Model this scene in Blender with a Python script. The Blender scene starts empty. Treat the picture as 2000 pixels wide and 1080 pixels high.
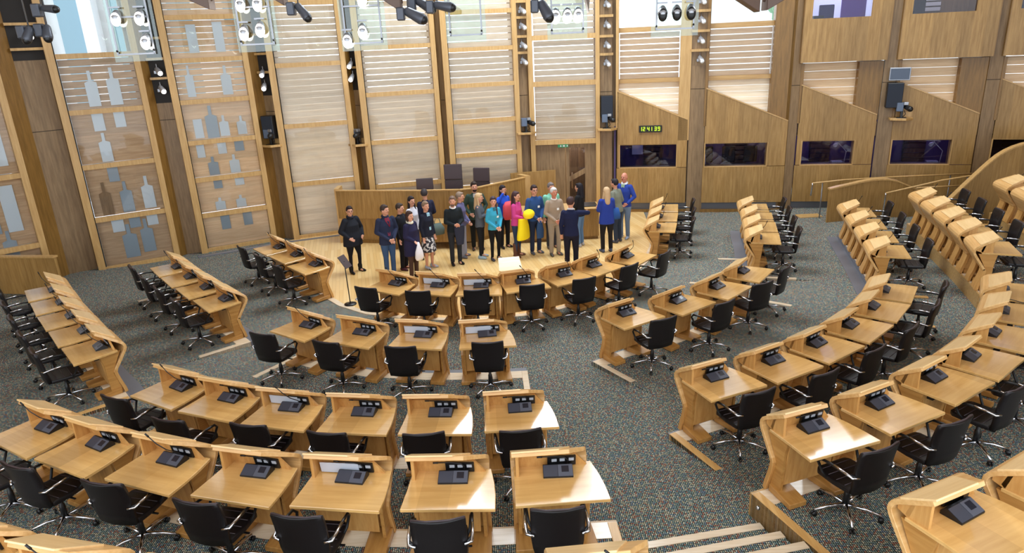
import bpy, bmesh, math, random
from mathutils import Vector, Matrix
R = math.radians
SC = bpy.context.scene
COL = SC.collection

# ---------------------------------------------------------------- camera, world, lights, exposure
cam_d = bpy.data.cameras.new('camera'); cam = bpy.data.objects.new('camera', cam_d); COL.objects.link(cam)
cam_d.sensor_width = 36; cam_d.lens = 24.3; cam_d.clip_end = 300
down = Vector((190, -3977, -1350)).normalized(); up = -down            # world down in camera axes (slight roll)
fw = Vector((0, 0, -1)); fw = (fw - up * fw.dot(up)).normalized(); rt = fw.cross(up)
M3 = Matrix((rt, fw, up))
cam.matrix_world = Matrix.Translation((0, 0, 5.2)) @ M3.to_4x4()
SC.camera = cam
SC.view_settings.view_transform = 'Standard'; SC.view_settings.look = 'None'
SC.view_settings.gamma = 1; SC.view_settings.use_curve_mapping = False
SC.view_settings.exposure = 0.0
w = bpy.data.worlds.new('world'); SC.world = w; w.use_nodes = True
bg = w.node_tree.nodes['Background']; bg.inputs['Color'].default_value = (0.86, 0.93, 1.0, 1); bg.inputs['Strength'].default_value = 2.7

def area(name, loc, tgt, sx, sy, power, color=(1, 1, 1), spread=180):
    l = bpy.data.lights.new(name, 'AREA'); l.shape = 'RECTANGLE'; l.size = sx; l.size_y = sy
    l.energy = power; l.color = color; l.spread = R(spread)
    o = bpy.data.objects.new(name, l); COL.objects.link(o); o.location = loc
    o.rotation_euler = (Vector(tgt) - Vector(loc)).to_track_quat('-Z', 'Y').to_euler()
    return o
# daylight through the rooflights over the chamber
area('rooflight', (-5.5, 12, 10.2), (-5.0, 11.5, 0), 4.5, 9, 120, (0.93, 0.97, 1.0))
area('rooflight', (0.7, 17.4, 10.2), (0.7, 16.9, 0), 7.0, 3.8, 1250, (0.82, 0.92, 1.0))
area('clerestory_glare', (0.6, 21.6, 9.6), (0.6, 10.0, 5.0), 7.0, 1.6, 420, (0.82, 0.92, 1.0))  # unseen strip of light, added for the glare on the desk tops
area('rooflight', (9.8, 17.9, 10.2), (9.8, 17.4, 0), 3.6, 3.6, 420, (0.86, 0.94, 1.0))
area('rooflight', (7.0, 12, 10.2), (6.5, 11.5, 0), 4.5, 9, 100, (1.0, 0.98, 0.95))
area('rooflight', (0.0, 3.0, 10.2), (0.0, 4.0, 0), 14, 3.5, 110, (1.0, 0.98, 0.95))

# ---------------------------------------------------------------- materials
def lin(c):
    return tuple(((v / 255) / 12.92 if v / 255 <= .04045 else ((v / 255 + .055) / 1.055) ** 2.4) for v in c) + (1,)
MATS = {}
def mat(name, col, rough=.5, metal=0, spec=.5, emit=None, es=0, coat=0, sheen=0):
    m = bpy.data.materials.new(name); m.use_nodes = True
    b = m.node_tree.nodes['Principled BSDF']
    b.inputs['Base Color'].default_value = lin(col); b.inputs['Roughness'].default_value = rough
    b.inputs['Metallic'].default_value = metal; b.inputs['Specular IOR Level'].default_value = spec
    if emit: b.inputs['Emission Color'].default_value = lin(emit); b.inputs['Emission Strength'].default_value = es
    if coat: b.inputs['Coat Weight'].default_value = coat; b.inputs['Coat Roughness'].default_value = .12
    m.diffuse_color = lin(col); MATS[name] = m; return m
def wood(name, c1, c2, rough=.38, axis='z', scale=1.0, spec=.5, coat=0, planks=None, board=.1, pv=(.84, 1.1)):
    m = mat(name, c1, rough, spec=spec, coat=coat); nt = m.node_tree; N = nt.nodes; L = nt.links
    b = N['Principled BSDF']; tc = N.new('ShaderNodeTexCoord'); mp = N.new('ShaderNodeMapping')
    L.new(tc.outputs['Object'], mp.inputs['Vector'])
    oi = N.new('ShaderNodeObjectInfo'); va = N.new('ShaderNodeVectorMath'); va.operation = 'ADD'
    sm = N.new('ShaderNodeVectorMath'); sm.operation = 'SCALE'; sm.inputs[0].default_value = (7.3, 3.1, 5.7)
    L.new(oi.outputs['Random'], sm.inputs['Scale'])
    L.new(tc.outputs['Object'], va.inputs[0]); L.new(sm.outputs['Vector'], va.inputs[1]); L.new(va.outputs['Vector'], mp.inputs['Vector'])
    s = {'x': (1.2, 14, 14), 'y': (14, 1.2, 14), 'z': (14, 14, 1.2)}[axis]
    mp.inputs['Scale'].default_value = tuple(v * scale for v in s)
    n = N.new('ShaderNodeTexNoise'); n.inputs['Scale'].default_value = 1.6; n.inputs['Detail'].default_value = 4; n.inputs['Roughness'].default_value = .6
    L.new(mp.outputs['Vector'], n.inputs['Vector'])
    r = N.new('ShaderNodeValToRGB'); r.color_ramp.elements[0].position = .32; r.color_ramp.elements[1].position = .68
    r.color_ramp.elements[0].color = lin(c1); r.color_ramp.elements[1].color = lin(c2)
    L.new(n.outputs['Fac'], r.inputs['Fac'])
    out = r.outputs['Color']
    if planks:                                   # boards of slightly different tone, laid side by side along one axis
        sx = N.new('ShaderNodeSeparateXYZ'); L.new(tc.outputs['Object'], sx.inputs['Vector'])
        dv = N.new('ShaderNodeMath'); dv.operation = 'DIVIDE'; dv.inputs[1].default_value = board
        L.new(sx.outputs[planks.upper()], dv.inputs[0])
        fl = N.new('ShaderNodeMath'); fl.operation = 'FLOOR'; L.new(dv.outputs[0], fl.inputs[0])
        wn = N.new('ShaderNodeTexWhiteNoise'); wn.noise_dimensions = '2D'
        cb = N.new('ShaderNodeCombineXYZ'); L.new(fl.outputs[0], cb.inputs['X']); L.new(oi.outputs['Random'], cb.inputs['Y'])
        L.new(cb.outputs[0], wn.inputs['Vector'])
        mr = N.new('ShaderNodeMapRange'); mr.inputs['To Min'].default_value = pv[0]; mr.inputs['To Max'].default_value = pv[1]
        L.new(wn.outputs['Value'], mr.inputs['Value'])
        vm = N.new('ShaderNodeVectorMath'); vm.operation = 'SCALE'; L.new(out, vm.inputs[0]); L.new(mr.outputs['Result'], vm.inputs['Scale'])
        out = vm.outputs['Vector']
    L.new(out, b.inputs['Base Color'])
    return m
OAK = wood('oak_veneer', (140, 104, 52), (168, 131, 76), .42, 'z', 1, planks='x', board=.31)
OAKD = wood('oak_reveal', (112, 80, 34), (140, 102, 48), .4, 'z')
OAKF = wood('oak_frame', (178, 138, 82), (198, 160, 104), .38, 'z')
OAKR = wood('oak_rail', (170, 130, 76), (192, 154, 98), .38, 'x')
COLF = wood('oak_column_face', (118, 92, 62), (146, 118, 84), .5, 'z', 1, planks='x', board=.12)
TOPW = wood('maple_desk_top', (214, 166, 98), (230, 184, 116), .2, 'x', .7, coat=1.0, planks='x', board=.29, pv=(.86, 1.06))
EDGE = wood('maple_ply', (208, 158, 94), (228, 184, 124), .3, 'x', 1)
HOODW = wood('maple_lid', (230, 190, 130), (244, 208, 152), .3, 'x', .8, coat=.3)
LEGW = wood('maple_leg', (190, 136, 72), (212, 162, 96), .34, 'z', 1)
ENDB = wood('oak_end_board', (196, 148, 84), (216, 172, 108), .35, 'y', 1)
FOOTW = wood('oak_foot', (172, 120, 58), (196, 146, 80), .38, 'y', 1)
SLATL = wood('sycamore_slat_hazed', (234, 214, 184), (248, 232, 208), .5, 'x', 1, planks='z', board=.165, pv=(.88, 1.06))  # paler than the tan slats: haze and glass reflection in the colour
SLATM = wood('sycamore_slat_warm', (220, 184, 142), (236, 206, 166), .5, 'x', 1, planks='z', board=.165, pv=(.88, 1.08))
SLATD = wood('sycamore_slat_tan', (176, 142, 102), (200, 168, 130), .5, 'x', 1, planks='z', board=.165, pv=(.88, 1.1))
NOSE = wood('pale_nosing', (214, 190, 158), (230, 210, 182), .22, 'x', 1, coat=.3)
LEATH = mat('black_leather', (20, 16, 18), .42, spec=.4)
LEATHB = mat('brown_black_leather', (62, 48, 52), .45)
CHROME = mat('polished_aluminium', (215, 215, 220), .18, 1)
BLACKP = mat('black_plastic', (18, 18, 20), .4)
GREYP = mat('dark_grey_plastic', (62, 66, 78), .4)
KEYS = mat('console_panel', (84, 88, 100), .38)
SCREEN = mat('console_screen', (34, 38, 48), .15)
STEEL = mat('brushed_steel', (150, 152, 158), .35, .8)
SOCK = mat('white_socket', (176, 180, 188), .4)
PAPER = mat('pale_card', (196, 202, 214), .35)
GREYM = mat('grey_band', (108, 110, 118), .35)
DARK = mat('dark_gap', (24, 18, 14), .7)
LAMPG = mat('silver_lamp', (178, 180, 186), .35, .6)
LAMPD = mat('dark_lamp', (84, 88, 98), .4, .4)
GLOW = mat('lit_lamp', (255, 255, 255), .5, emit=(255, 250, 244), es=22)
BLUEGLOW = mat('lit_lamp_dim', (255, 255, 255), .5, emit=(255, 246, 236), es=12)
SPKM = mat('speaker_cloth', (34, 40, 52), .8)
CAMG = mat('camera_body', (88, 102, 124), .4)
ETCH = mat('bottle_opening_pale', (206, 218, 226), .35)  # flat colour for the daylight seen through bottle-shaped openings
ETCHD = mat('bottle_opening_grey', (150, 166, 178), .3)
PURP = mat('booth_inner_wall', (78, 64, 104), .8)
BOOTHB = mat('booth_back_louvre', (58, 40, 40), .7)
WHITEP = mat('white_paint', (232, 236, 240), .5)
FACADE = mat('far_facade', (214, 222, 226), .6)
FACADEG = mat('far_glass', (120, 160, 178), .3)
TREEG = mat('far_foliage', (96, 140, 104), .8)
CLKB = mat('clock_face', (12, 14, 8), .5)
CLKG = mat('clock_digit', (190, 230, 40), .5, emit=(196, 236, 40), es=1.2)
EXITG = mat('green_sign', (30, 120, 80), .5, emit=(40, 150, 100), es=.4)
LOUV = mat('dark_truss_wood', (104, 84, 74), .5)
MONB = mat('monitor_screen', (52, 66, 88), .2)

def glass_mat(name, tint, refl):
    m = bpy.data.materials.new(name); m.use_nodes = True; nt = m.node_tree; N = nt.nodes; L = nt.links
    for n in list(N):
        if n.type != 'OUTPUT_MATERIAL': N.remove(n)
    o = [n for n in N if n.type == 'OUTPUT_MATERIAL'][0]
    t = N.new('ShaderNodeBsdfTransparent'); t.inputs['Color'].default_value = tint
    g = N.new('ShaderNodeBsdfGlossy'); g.inputs['Roughness'].default_value = .02
    f = N.new('ShaderNodeLayerWeight'); f.inputs['Blend'].default_value = refl
    mx = N.new('ShaderNodeMixShader'); L.new(f.outputs['Fresnel'], mx.inputs['Fac']); L.new(t.outputs[0], mx.inputs[1]); L.new(g.outputs[0], mx.inputs[2])
    L.new(mx.outputs[0], o.inputs['Surface']); MATS[name] = m; return m
GLASS = glass_mat('clear_glass', (.985, .98, .975, 1), .25)
GLASSG = glass_mat('greenish_glass', (.84, .93, .91, 1), .45)
GLASSD = glass_mat('booth_glass', (.72, .72, .8, 1), .3)

def carpet_mat():
    m = mat('speckled_carpet', (90, 96, 92), .95, spec=.15); nt = m.node_tree; N = nt.nodes; L = nt.links
    b = N['Principled BSDF']; g = N.new('ShaderNodeNewGeometry'); mp = N.new('ShaderNodeMapping'); mp.inputs['Scale'].default_value = (48, 42, 1)
    L.new(g.outputs['Position'], mp.inputs['Vector'])
    v = N.new('ShaderNodeTexVoronoi'); v.voronoi_dimensions = '2D'; v.inputs['Scale'].default_value = 1; v.inputs['Randomness'].default_value = .2
    L.new(mp.outputs['Vector'], v.inputs['Vector'])
    sx = N.new('ShaderNodeSeparateColor'); L.new(v.outputs['Color'], sx.inputs['Color'])
    r = N.new('ShaderNodeValToRGB'); r.color_ramp.interpolation = 'CONSTANT'
    cols = [(0, (130, 152, 150)), (.3, (196, 188, 160)), (.52, (126, 142, 160)), (.64, (182, 128, 108)), (.78, (150, 162, 150)), (.9, (214, 208, 188))]
    e = r.color_ramp.elements; e[0].position = 0; e[0].color = lin(cols[0][1]); e[1].position = cols[1][0]; e[1].color = lin(cols[1][1])
    for p, c in cols[2:]:
        k = e.new(p); k.color = lin(c)
    L.new(sx.outputs['Red'], r.inputs['Fac'])
    st = N.new('ShaderNodeMapRange'); st.inputs['From Min'].default_value = .26; st.inputs['From Max'].default_value = .46
    L.new(v.outputs['Distance'], st.inputs['Value'])
    mx = N.new('ShaderNodeMix'); mx.data_type = 'RGBA'; L.new(st.outputs['Result'], mx.inputs['Factor'])
    L.new(r.outputs['Color'], mx.inputs['A']); mx.inputs['B'].default_value = lin((30, 32, 30))
    L.new(mx.outputs['Result'], b.inputs['Base Color'])
    return m
CARPET = carpet_mat()
def floorwood_mat():
    m = mat('oak_strip_floor', (214, 172, 108), .3, coat=.2); nt = m.node_tree; N = nt.nodes; L = nt.links
    b = N['Principled BSDF']; g = N.new('ShaderNodeNewGeometry')
    br = N.new('ShaderNodeTexBrick'); br.inputs['Scale'].default_value = 1; br.inputs['Mortar Size'].default_value = .0025
    br.inputs['Brick Width'].default_value = 1.4; br.inputs['Row Height'].default_value = .085; br.inputs['Bias'].default_value = 0
    br.inputs['Color1'].default_value = lin((222, 180, 114)); br.inputs['Color2'].default_value = lin((238, 204, 144)); br.inputs['Mortar'].default_value = lin((192, 148, 92))
    mp = N.new('ShaderNodeMapping'); mp.inputs['Rotation'].default_value = (0, 0, R(78)); L.new(g.outputs['Position'], mp.inputs['Vector']); L.new(mp.outputs['Vector'], br.inputs['Vector'])
    L.new(br.outputs['Color'], b.inputs['Base Color']); return m
FLOORW = floorwood_mat()

# ---------------------------------------------------------------- mesh building
class MB:
    def __init__(s): s.v = []; s.f = []; s.mi = []; s.m = 0; s.sm = []
    def add(s, vs, fs, smooth=False):
        b = len(s.v); s.v += [tuple(p) for p in vs]
        for f in fs: s.f.append([i + b for i in f]); s.mi.append(s.m); s.sm.append(smooth)
        return s
    def box(s, x0, x1, y0, y1, z0, z1):
        return s.add([(x0, y0, z0), (x1, y0, z0), (x1, y1, z0), (x0, y1, z0), (x0, y0, z1), (x1, y0, z1), (x1, y1, z1), (x0, y1, z1)],
                     [(0, 3, 2, 1), (4, 5, 6, 7), (0, 1, 5, 4), (1, 2, 6, 5), (2, 3, 7, 6), (3, 0, 4, 7)])
    def hexa(s, p): return s.add(p, [(0, 3, 2, 1), (4, 5, 6, 7), (0, 1, 5, 4), (1, 2, 6, 5), (2, 3, 7, 6), (3, 0, 4, 7)])
    def prism(s, pts, z0, z1):                  # plan polygon (counter-clockwise) extruded upwards
        n = len(pts); vs = [(p[0], p[1], z0) for p in pts] + [(p[0], p[1], z1) for p in pts]
        return s.add(vs, [tuple(range(n - 1, -1, -1)), tuple(range(n, 2 * n))] + [(i, (i + 1) % n, n + (i + 1) % n, n + i) for i in range(n)])
    def vprism(s, pts, y0, y1):                 # outline in x, z pushed along y
        n = len(pts); vs = [(p[0], y0, p[1]) for p in pts] + [(p[0], y1, p[1]) for p in pts]
        return s.add(vs, [tuple(range(n)), tuple(range(2 * n - 1, n - 1, -1))] + [(i, n + i, n + (i + 1) % n, (i + 1) % n) for i in range(n)])
    def ribbon(s, prof, x0, x1, t):             # bent board: list of (y, z[, x0, x1]); thickness t
        n = len(prof); P = [Vector((p[0], p[1])) for p in prof]; vs = []
        for i in range(n):
            d = (P[min(i + 1, n - 1)] - P[max(i - 1, 0)]).normalized(); nn = Vector((-d.y, d.x)) * t / 2
            a, b = (prof[i][2], prof[i][3]) if len(prof[i]) > 2 else (x0, x1)
            for q in (P[i] + nn, P[i] - nn): vs += [(a, q.x, q.y), (b, q.x, q.y)]
        fs = [(0, 1, 3, 2), (4 * n - 4, 4 * n - 2, 4 * n - 1, 4 * n - 3)]
        for i in range(n - 1):
            a = 4 * i; b = a + 4
            fs += [(a, b, b + 1, a + 1), (a + 2, a + 3, b + 3, b + 2), (a, a + 2, b + 2, b), (a + 1, b + 1, b + 3, a + 3)]
        return s.add(vs, fs)
    def tube(s, pts, r, n=8, caps=True):
        pts = [Vector(p) for p in pts]; rs = r if isinstance(r, (list, tuple)) else [r] * len(pts)
        vs = []; N_ = len(pts); ref = None
        for i, p in enumerate(pts):
            d = (pts[min(i + 1, N_ - 1)] - pts[max(i - 1, 0)]).normalized()
            if ref is None or abs(ref.dot(d)) > .98: ref = Vector((0, 0, 1)) if abs(d.z) < .9 else Vector((1, 0, 0))
            a = d.cross(ref).normalized(); b = a.cross(d).normalized(); ref = b
            for k in range(n):
                t = 2 * math.pi * k / n; vs.append(p + (a * math.cos(t) + b * math.sin(t)) * rs[i])
        fs = []
        for i in range(N_ - 1):
            for k in range(n): fs.append((i * n + k, i * n + (k + 1) % n, (i + 1) * n + (k + 1) % n, (i + 1) * n + k))
        if caps: fs += [tuple(range(n - 1, -1, -1)), tuple(range((N_ - 1) * n, N_ * n))]
        return s.add(vs, fs, True)
    def loft(s, rings, n=16, smooth=True):      # rings: (cx, cy, cz, rx, ry[, power])
        vs = []
        for q in rings:
            cx, cy, cz, rx, ry = q[:5]; pw = q[5] if len(q) > 5 else 1
            for k in range(n):
                t = 2 * math.pi * k / n; c, d = math.cos(t), math.sin(t)
                vs.append((cx + rx * math.copysign(abs(c) ** pw, c), cy + ry * math.copysign(abs(d) ** pw, d), cz))
        m = len(rings); fs = [(i * n + k, i * n + (k + 1) % n, (i + 1) * n + (k + 1) % n, (i + 1) * n + k) for i in range(m - 1) for k in range(n)]
        fs += [tuple(range(n - 1, -1, -1)), tuple(range((m - 1) * n, m * n))]
        return s.add(vs, fs, smooth)
    def ball(s, c, r, n=12, m=8, rot=None):
        r = r if isinstance(r, (list, tuple)) else (r, r, r); vs = []
        for i in range(1, m):
            ph = math.pi * i / m
            for k in range(n):
                t = 2 * math.pi * k / n; vs.append(Vector((r[0] * math.sin(ph) * math.cos(t), r[1] * math.sin(ph) * math.sin(t), -r[2] * math.cos(ph))))
        vs += [Vector((0, 0, -r[2])), Vector((0, 0, r[2]))]
        if rot is not None: vs = [rot @ v for v in vs]
        vs = [v + Vector(c) for v in vs]; a = (m - 1) * n
        fs = [(i * n + k, i * n + (k + 1) % n, (i + 1) * n + (k + 1) % n, (i + 1) * n + k) for i in range(m - 2) for k in range(n)]
        fs += [(a, (k + 1) % n, k) for k in range(n)] + [(a + 1, (m - 2) * n + k, (m - 2) * n + (k + 1) % n) for k in range(n)]
        return s.add(vs, fs, True)
    def cone(s, p0, p1, r0, r1, n=12):          # rounded limb segment
        p0 = Vector(p0); p1 = Vector(p1); d = (p1 - p0); L_ = d.length or 1e-4; d = d / L_
        pts = []; rs = []
        for a in (90, 60, 30): pts.append(p0 - d * r0 * math.sin(R(a))); rs.append(max(r0 * math.cos(R(a)), 1e-4))
        pts += [p0, p1]; rs += [r0, r1]
        for a in (30, 60, 90): pts.append(p1 + d * r1 * math.sin(R(a))); rs.append(max(r1 * math.cos(R(a)), 1e-4))
        return s.tube(pts, rs, n)
    def mesh(s, name, mats, bevel=0, seg=1):
        me = bpy.data.meshes.new(name); me.from_pydata(s.v, [], s.f)
        for m in (mats if isinstance(mats, (list, tuple)) else [mats]): me.materials.append(m)
        me.polygons.foreach_set('material_index', s.mi); me.polygons.foreach_set('use_smooth', s.sm); me.update()
        if bevel:
            bm = bmesh.new(); bm.from_mesh(me); bmesh.ops.recalc_face_normals(bm, faces=bm.faces)
            ed = [e for e in bm.edges if len(e.link_faces) == 2 and e.calc_face_angle(0) > R(35)]
            bmesh.ops.bevel(bm, geom=ed, offset=bevel, segments=seg, affect='EDGES', profile=.6, clamp_overlap=True); bm.to_mesh(me); bm.free()
        return me
    def build(s, name, mats, parent=None, bevel=0, seg=1, loc=None, rz=None):
        o = bpy.data.objects.new(name, s.mesh(name, mats, bevel, seg)); COL.objects.link(o)
        if parent: o.parent = parent
        if loc: o.location = loc
        if rz is not None: o.rotation_euler = (0, 0, rz)
        return o
def empty(name, loc=(0, 0, 0), rz=0):
    o = bpy.data.objects.new(name, None); COL.objects.link(o); o.location = loc; o.rotation_euler = (0, 0, rz); o.empty_display_size = .1; return o
def tag(o, label=None, cat=None, group=None, kind=None):
    if label: o['label'] = label
    if cat: o['category'] = cat
    if group: o['group'] = group
    if kind: o['kind'] = kind
    return o
def struct(o, label=None): o['kind'] = 'structure'; return tag(o, label)
def copy_tree(o, parent=None):
    c = o.copy(); COL.objects.link(c); c.parent = parent
    for ch in list(o.children): copy_tree(ch, c)
    return c
ORD = ['first', 'second', 'third', 'fourth', 'fifth', 'sixth', 'seventh', 'eighth']

# ---------------------------------------------------------------- positions measured in metres on the plan of the room
DESKS = {  # group: [(x, y, floor z, yaw deg)] seat-side edge midpoint of each desk
'R1L': [(-5.96,15.84,0.00,-50), (-5.33,15.11,0.00,-49), (-4.66,14.26,0.00,-48)],
'R1A': [(-2.54,12.60,0.00,-30), (-1.59,12.33,0.00,-18), (-0.64,12.16,0.00,-4), (0.31,12.30,0.00,14), (1.25,12.64,0.00,27), (2.0,13.2,0.00,41), (2.84,13.79,0.00,51)],
'R1R': [(4.58,18.26,0.00,77), (4.33,17.28,0.00,75), (4.05,16.28,0.00,74)],
'R2L': [(-7.74,14.34,0.09,-52), (-7.14,13.58,0.09,-51), (-6.48,12.82,0.09,-50), (-5.80,12.06,0.09,-49)],
'R2A': [(-3.72,10.43,0.09,-35), (-2.66,9.97,0.09,-24), (-1.55,9.72,0.09,-12), (-0.42,9.62,0.09,2)],
'R2B': [(2.11,10.28,0.09,32), (3.12,10.77,0.09,37), (4.02,11.41,0.09,44), (4.79,12.24,0.09,53)],
'R2R': [(6.73,17.50,0.09,75), (6.50,16.54,0.09,74), (6.24,15.60,0.09,74), (5.96,14.66,0.09,73)],
'R3L': [(-9.53,12.86,0.18,-52), (-8.90,12.08,0.18,-51), (-8.25,11.30,0.18,-49), (-7.59,10.55,0.18,-49), (-6.92,9.82,0.18,-48)],
'R3A': [(-4.85,8.18,0.18,-30), (-3.96,7.74,0.18,-22), (-3.00,7.39,0.18,-15), (-1.99,7.17,0.18,-9), (-0.99,7.06,0.18,-4), (0.03,7.08,0.18,2)],
'R3B': [(2.78,7.69,0.18,23), (3.72,8.10,0.18,29), (4.57,8.61,0.18,35), (5.37,9.23,0.18,42), (6.09,9.95,0.18,49), (6.69,10.71,0.18,55)],
'R3R': [(8.79,16.20,0.18,74), (8.48,15.12,0.18,73), (8.18,14.08,0.18,72), (7.85,13.02,0.18,71)],
'R4A': [(-5.69,6.73,0.46,-31), (-4.84,6.29,0.46,-27), (-3.83,5.89,0.46,-22), (-2.79,5.58,0.46,-16), (-1.75,5.39,0.46,-9), (-0.69,5.30,0.46,-3), (0.37,5.32,0.46,3)],
'R4B': [(3.25,5.93,0.46,19), (4.22,6.36,0.46,26), (5.19,6.92,0.46,32), (5.98,7.45,0.46,38), (6.74,8.15,0.46,45), (7.43,8.93,0.46,51), (8.02,9.77,0.46,56)],
'R4R': [(10.38,15.91,0.46,76), (10.14,14.99,0.46,75), (9.86,14.02,0.46,74), (9.59,13.07,0.46,72), (9.27,12.06,0.46,69)],
'R5A': [(-4.5,4.08,.85,-22), (-3.52,3.76,.85,-16), (-2.5,3.5,.85,-12), (.63,3.45,.85,4)],
'R5B': [(3.55,3.98,.88,23), (4.53,4.34,.88,29)],
'R5R': [(11.97,15.3,.80,75), (11.72,14.35,.80,75)],
}
CHAIRS = {  # hub x, y, yaw deg; None where the desk has no chair in view
'R1L': [(-6.07,15.81,-50), (-5.44,15.08,-50), (-4.77,14.23,-48)],
'R1A': [(-2.66,12.59,-23), (-1.71,12.27,-8), (-0.68,12.19,3), (0.33,12.31,6), (1.26,12.52,19), (2.15,13.14,37), (2.95,13.81,50)],
'R1R': [(4.69,18.32,77), (4.45,17.33,76), (4.17,16.33,74)],
'R2L': [(-7.85,14.31,-52), (-7.25,13.56,-51), (-6.59,12.79,-50), (-5.91,12.03,-49)],
'R2A': [(-3.87,10.35,-21), (-2.76,9.91,-22), (-1.66,9.62,-7), (-0.41,9.63,0)],
'R2B': [(2.21,10.18,22), (3.29,10.73,33), (4.23,11.55,26), (4.85,12.28,49)],
'R2R': [(6.85,17.55,75), (6.61,16.60,75), (6.35,15.65,74), (6.08,14.71,73)],
'R3L': [(-9.64,12.84,-52), (-9.01,12.05,-50), (-8.36,11.28,-50), (-7.69,10.52,-47), (-7.03,9.79,-48)],
'R3A': [(-5.05,8.24,-24), (-4.10,7.61,-18), (-3.09,7.41,-14), (-2.12,7.15,-12), (-1.08,7.04,2), (-0.01,7.01,4)],
'R3B': [(2.78,7.60,21), (3.73,7.99,27), (4.63,8.57,34), (5.44,9.19,42), (6.23,9.96,50), (6.83,10.74,55)],
'R3R': [(8.90,16.25,74), (8.60,15.17,72), (8.30,14.12,72), (7.97,13.07,71)],
'R4A': [(-5.70,6.61,-31), (-4.94,6.31,-23), (-3.93,5.96,-15), (-2.88,5.59,-15), (-1.92,5.33,-9), (-0.74,5.19,2), (0.29,5.26,1)],
'R4B': [(3.30,5.90,22), (4.27,6.31,22), (5.28,6.90,30), (6.05,7.36,38), (6.82,8.06,45), (7.52,8.85,51), (8.12,9.7,56)],
'R4R': [(10.49,15.96,76), (10.26,15.04,74), (9.98,14.07,74), (9.71,13.12,73), (9.39,12.10,69)],
}
TIER = {1: 0.0, 2: .09, 3: .18, 4: .46, 5: .85}
def loc_pt(d, lx, ly):
    a = R(d[3]); return (d[0] + lx * math.cos(a) - ly * math.sin(a), d[1] + lx * math.sin(a) + ly * math.cos(a))

# ---------------------------------------------------------------- floors and tiers
def ring_line(k):
    L = []
    gs = {1: ['R1L', 'R1A', 'R1R'], 2: ['R2L', 'R2A', 'R2B', 'R2R'], 3: ['R3L', 'R3A', 'R3B', 'R3R'], 4: ['R4A', 'R4B', 'R4R']}[k]
    for g in gs:
        D = DESKS[g]; D = D if g[2] != 'R' else D[::-1]
        L += [loc_pt(d, 0, .6) for d in D]
    a, b = L[0], L[1]; L.insert(0, (a[0] + (a[0] - b[0]) * 8, a[1] + (a[1] - b[1]) * 8))
    a, b = L[-1], L[-2]; L.append((a[0] + (a[0] - b[0]) * 8, a[1] + (a[1] - b[1]) * 8))
    return L
RING = {k: ring_line(k) for k in (2, 3, 4)}
def sdist(k, x, y):
    best = 1e9; sg = 1; L = RING[k]
    for (ax, ay), (bx, by) in zip(L, L[1:]):
        dx, dy = bx - ax, by - ay; q = dx * dx + dy * dy
        t = max(0, min(1, ((x - ax) * dx + (y - ay) * dy) / q)); px, py = ax + t * dx, ay + t * dy
        dd = math.hypot(x - px, y - py)
        if dd < best - 1e-9: best = dd; sg = -1 if (dx * (y - ay) - dy * (x - ax)) > 0 else 1
    return best * sg                                   # positive behind the row (towards the public seats)
def ground(x, y):
    d2 = sdist(2, x, y)
    if d2 <= 0: return 0.0
    d3 = sdist(3, x, y)
    if d3 <= 0: return .003 + .09 * min(1, 1.6 * d2 / (d2 - d3))
    d4 = sdist(4, x, y)
    if d4 <= 0: return .003 + .09 + .09 * min(1, 1.5 * d3 / (d3 - d4))
    return .183
nx, ny = 132, 96; X0, X1, Y0, Y1 = -17, 17, 2.0, 23.0
b = MB(); vs = []; fs = []
for j in range(ny + 1):
    for i in range(nx + 1):
        x = X0 + (X1 - X0) * i / nx; y = Y0 + (Y1 - Y0) * j / ny; vs.append((x, y, ground(x, y)))
for j in range(ny):
    for i in range(nx):
        a = j * (nx + 1) + i; fs.append((a, a + 1, a + nx + 2, a + nx + 1))
b.add(vs, fs, True); struct(b.build('floor', CARPET), 'dark speckled grey green carpet covering the chamber floor')
# timber floor of the well in front of the presiding desk
well = [(-6.6, 19.25), (-5.6, 17.0), (-4.75, 15.55), (-4.12, 14.6), (-3.66, 14.0), (-3.0, 13.45), (-2.2, 13.1), (-1.4, 12.92), (-.6, 12.85), (.2, 12.95), (.9, 13.2), (1.5, 13.65), (2.1, 14.3), (2.7, 15.1), (3.2, 16.0), (3.6, 17.2), (3.95, 18.6), (4.2, 21.1), (2.9, 21.5), (.5, 21.5), (-2, 21.1), (-4.4, 20.5), (-6.2, 19.9)]
struct(MB().prism(well, -.02, .012).build('floor', FLOORW), 'pale oak strip floor of the well where the visitors stand')
def strip(L, wd, z0, z1, mat_, name, label=None):
    P = [Vector(p) for p in L]; A = []; B = []
    for i, p in enumerate(P):
        d = (P[min(i + 1, len(P) - 1)] - P[max(i - 1, 0)]).normalized(); n = Vector((-d.y, d.x)); A.append(p); B.append(p - n * wd)
    m = MB()
    for i in range(len(P) - 1):
        m.prism([B[i], B[i + 1], A[i + 1], A[i]], z0, z1)
    return struct(m.build(name, mat_), label)
strip(well[1:17], .13, -.02, .016, NOSE, 'trim_1', 'pale border strip round the timber floor')
strip([(-8.6, 18.3), (-6.7, 19.35), (-4.6, 20.1)], .16, 0, .02, GREYM, 'trim_2', 'grey floor strip at the foot of the left windows')
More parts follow.
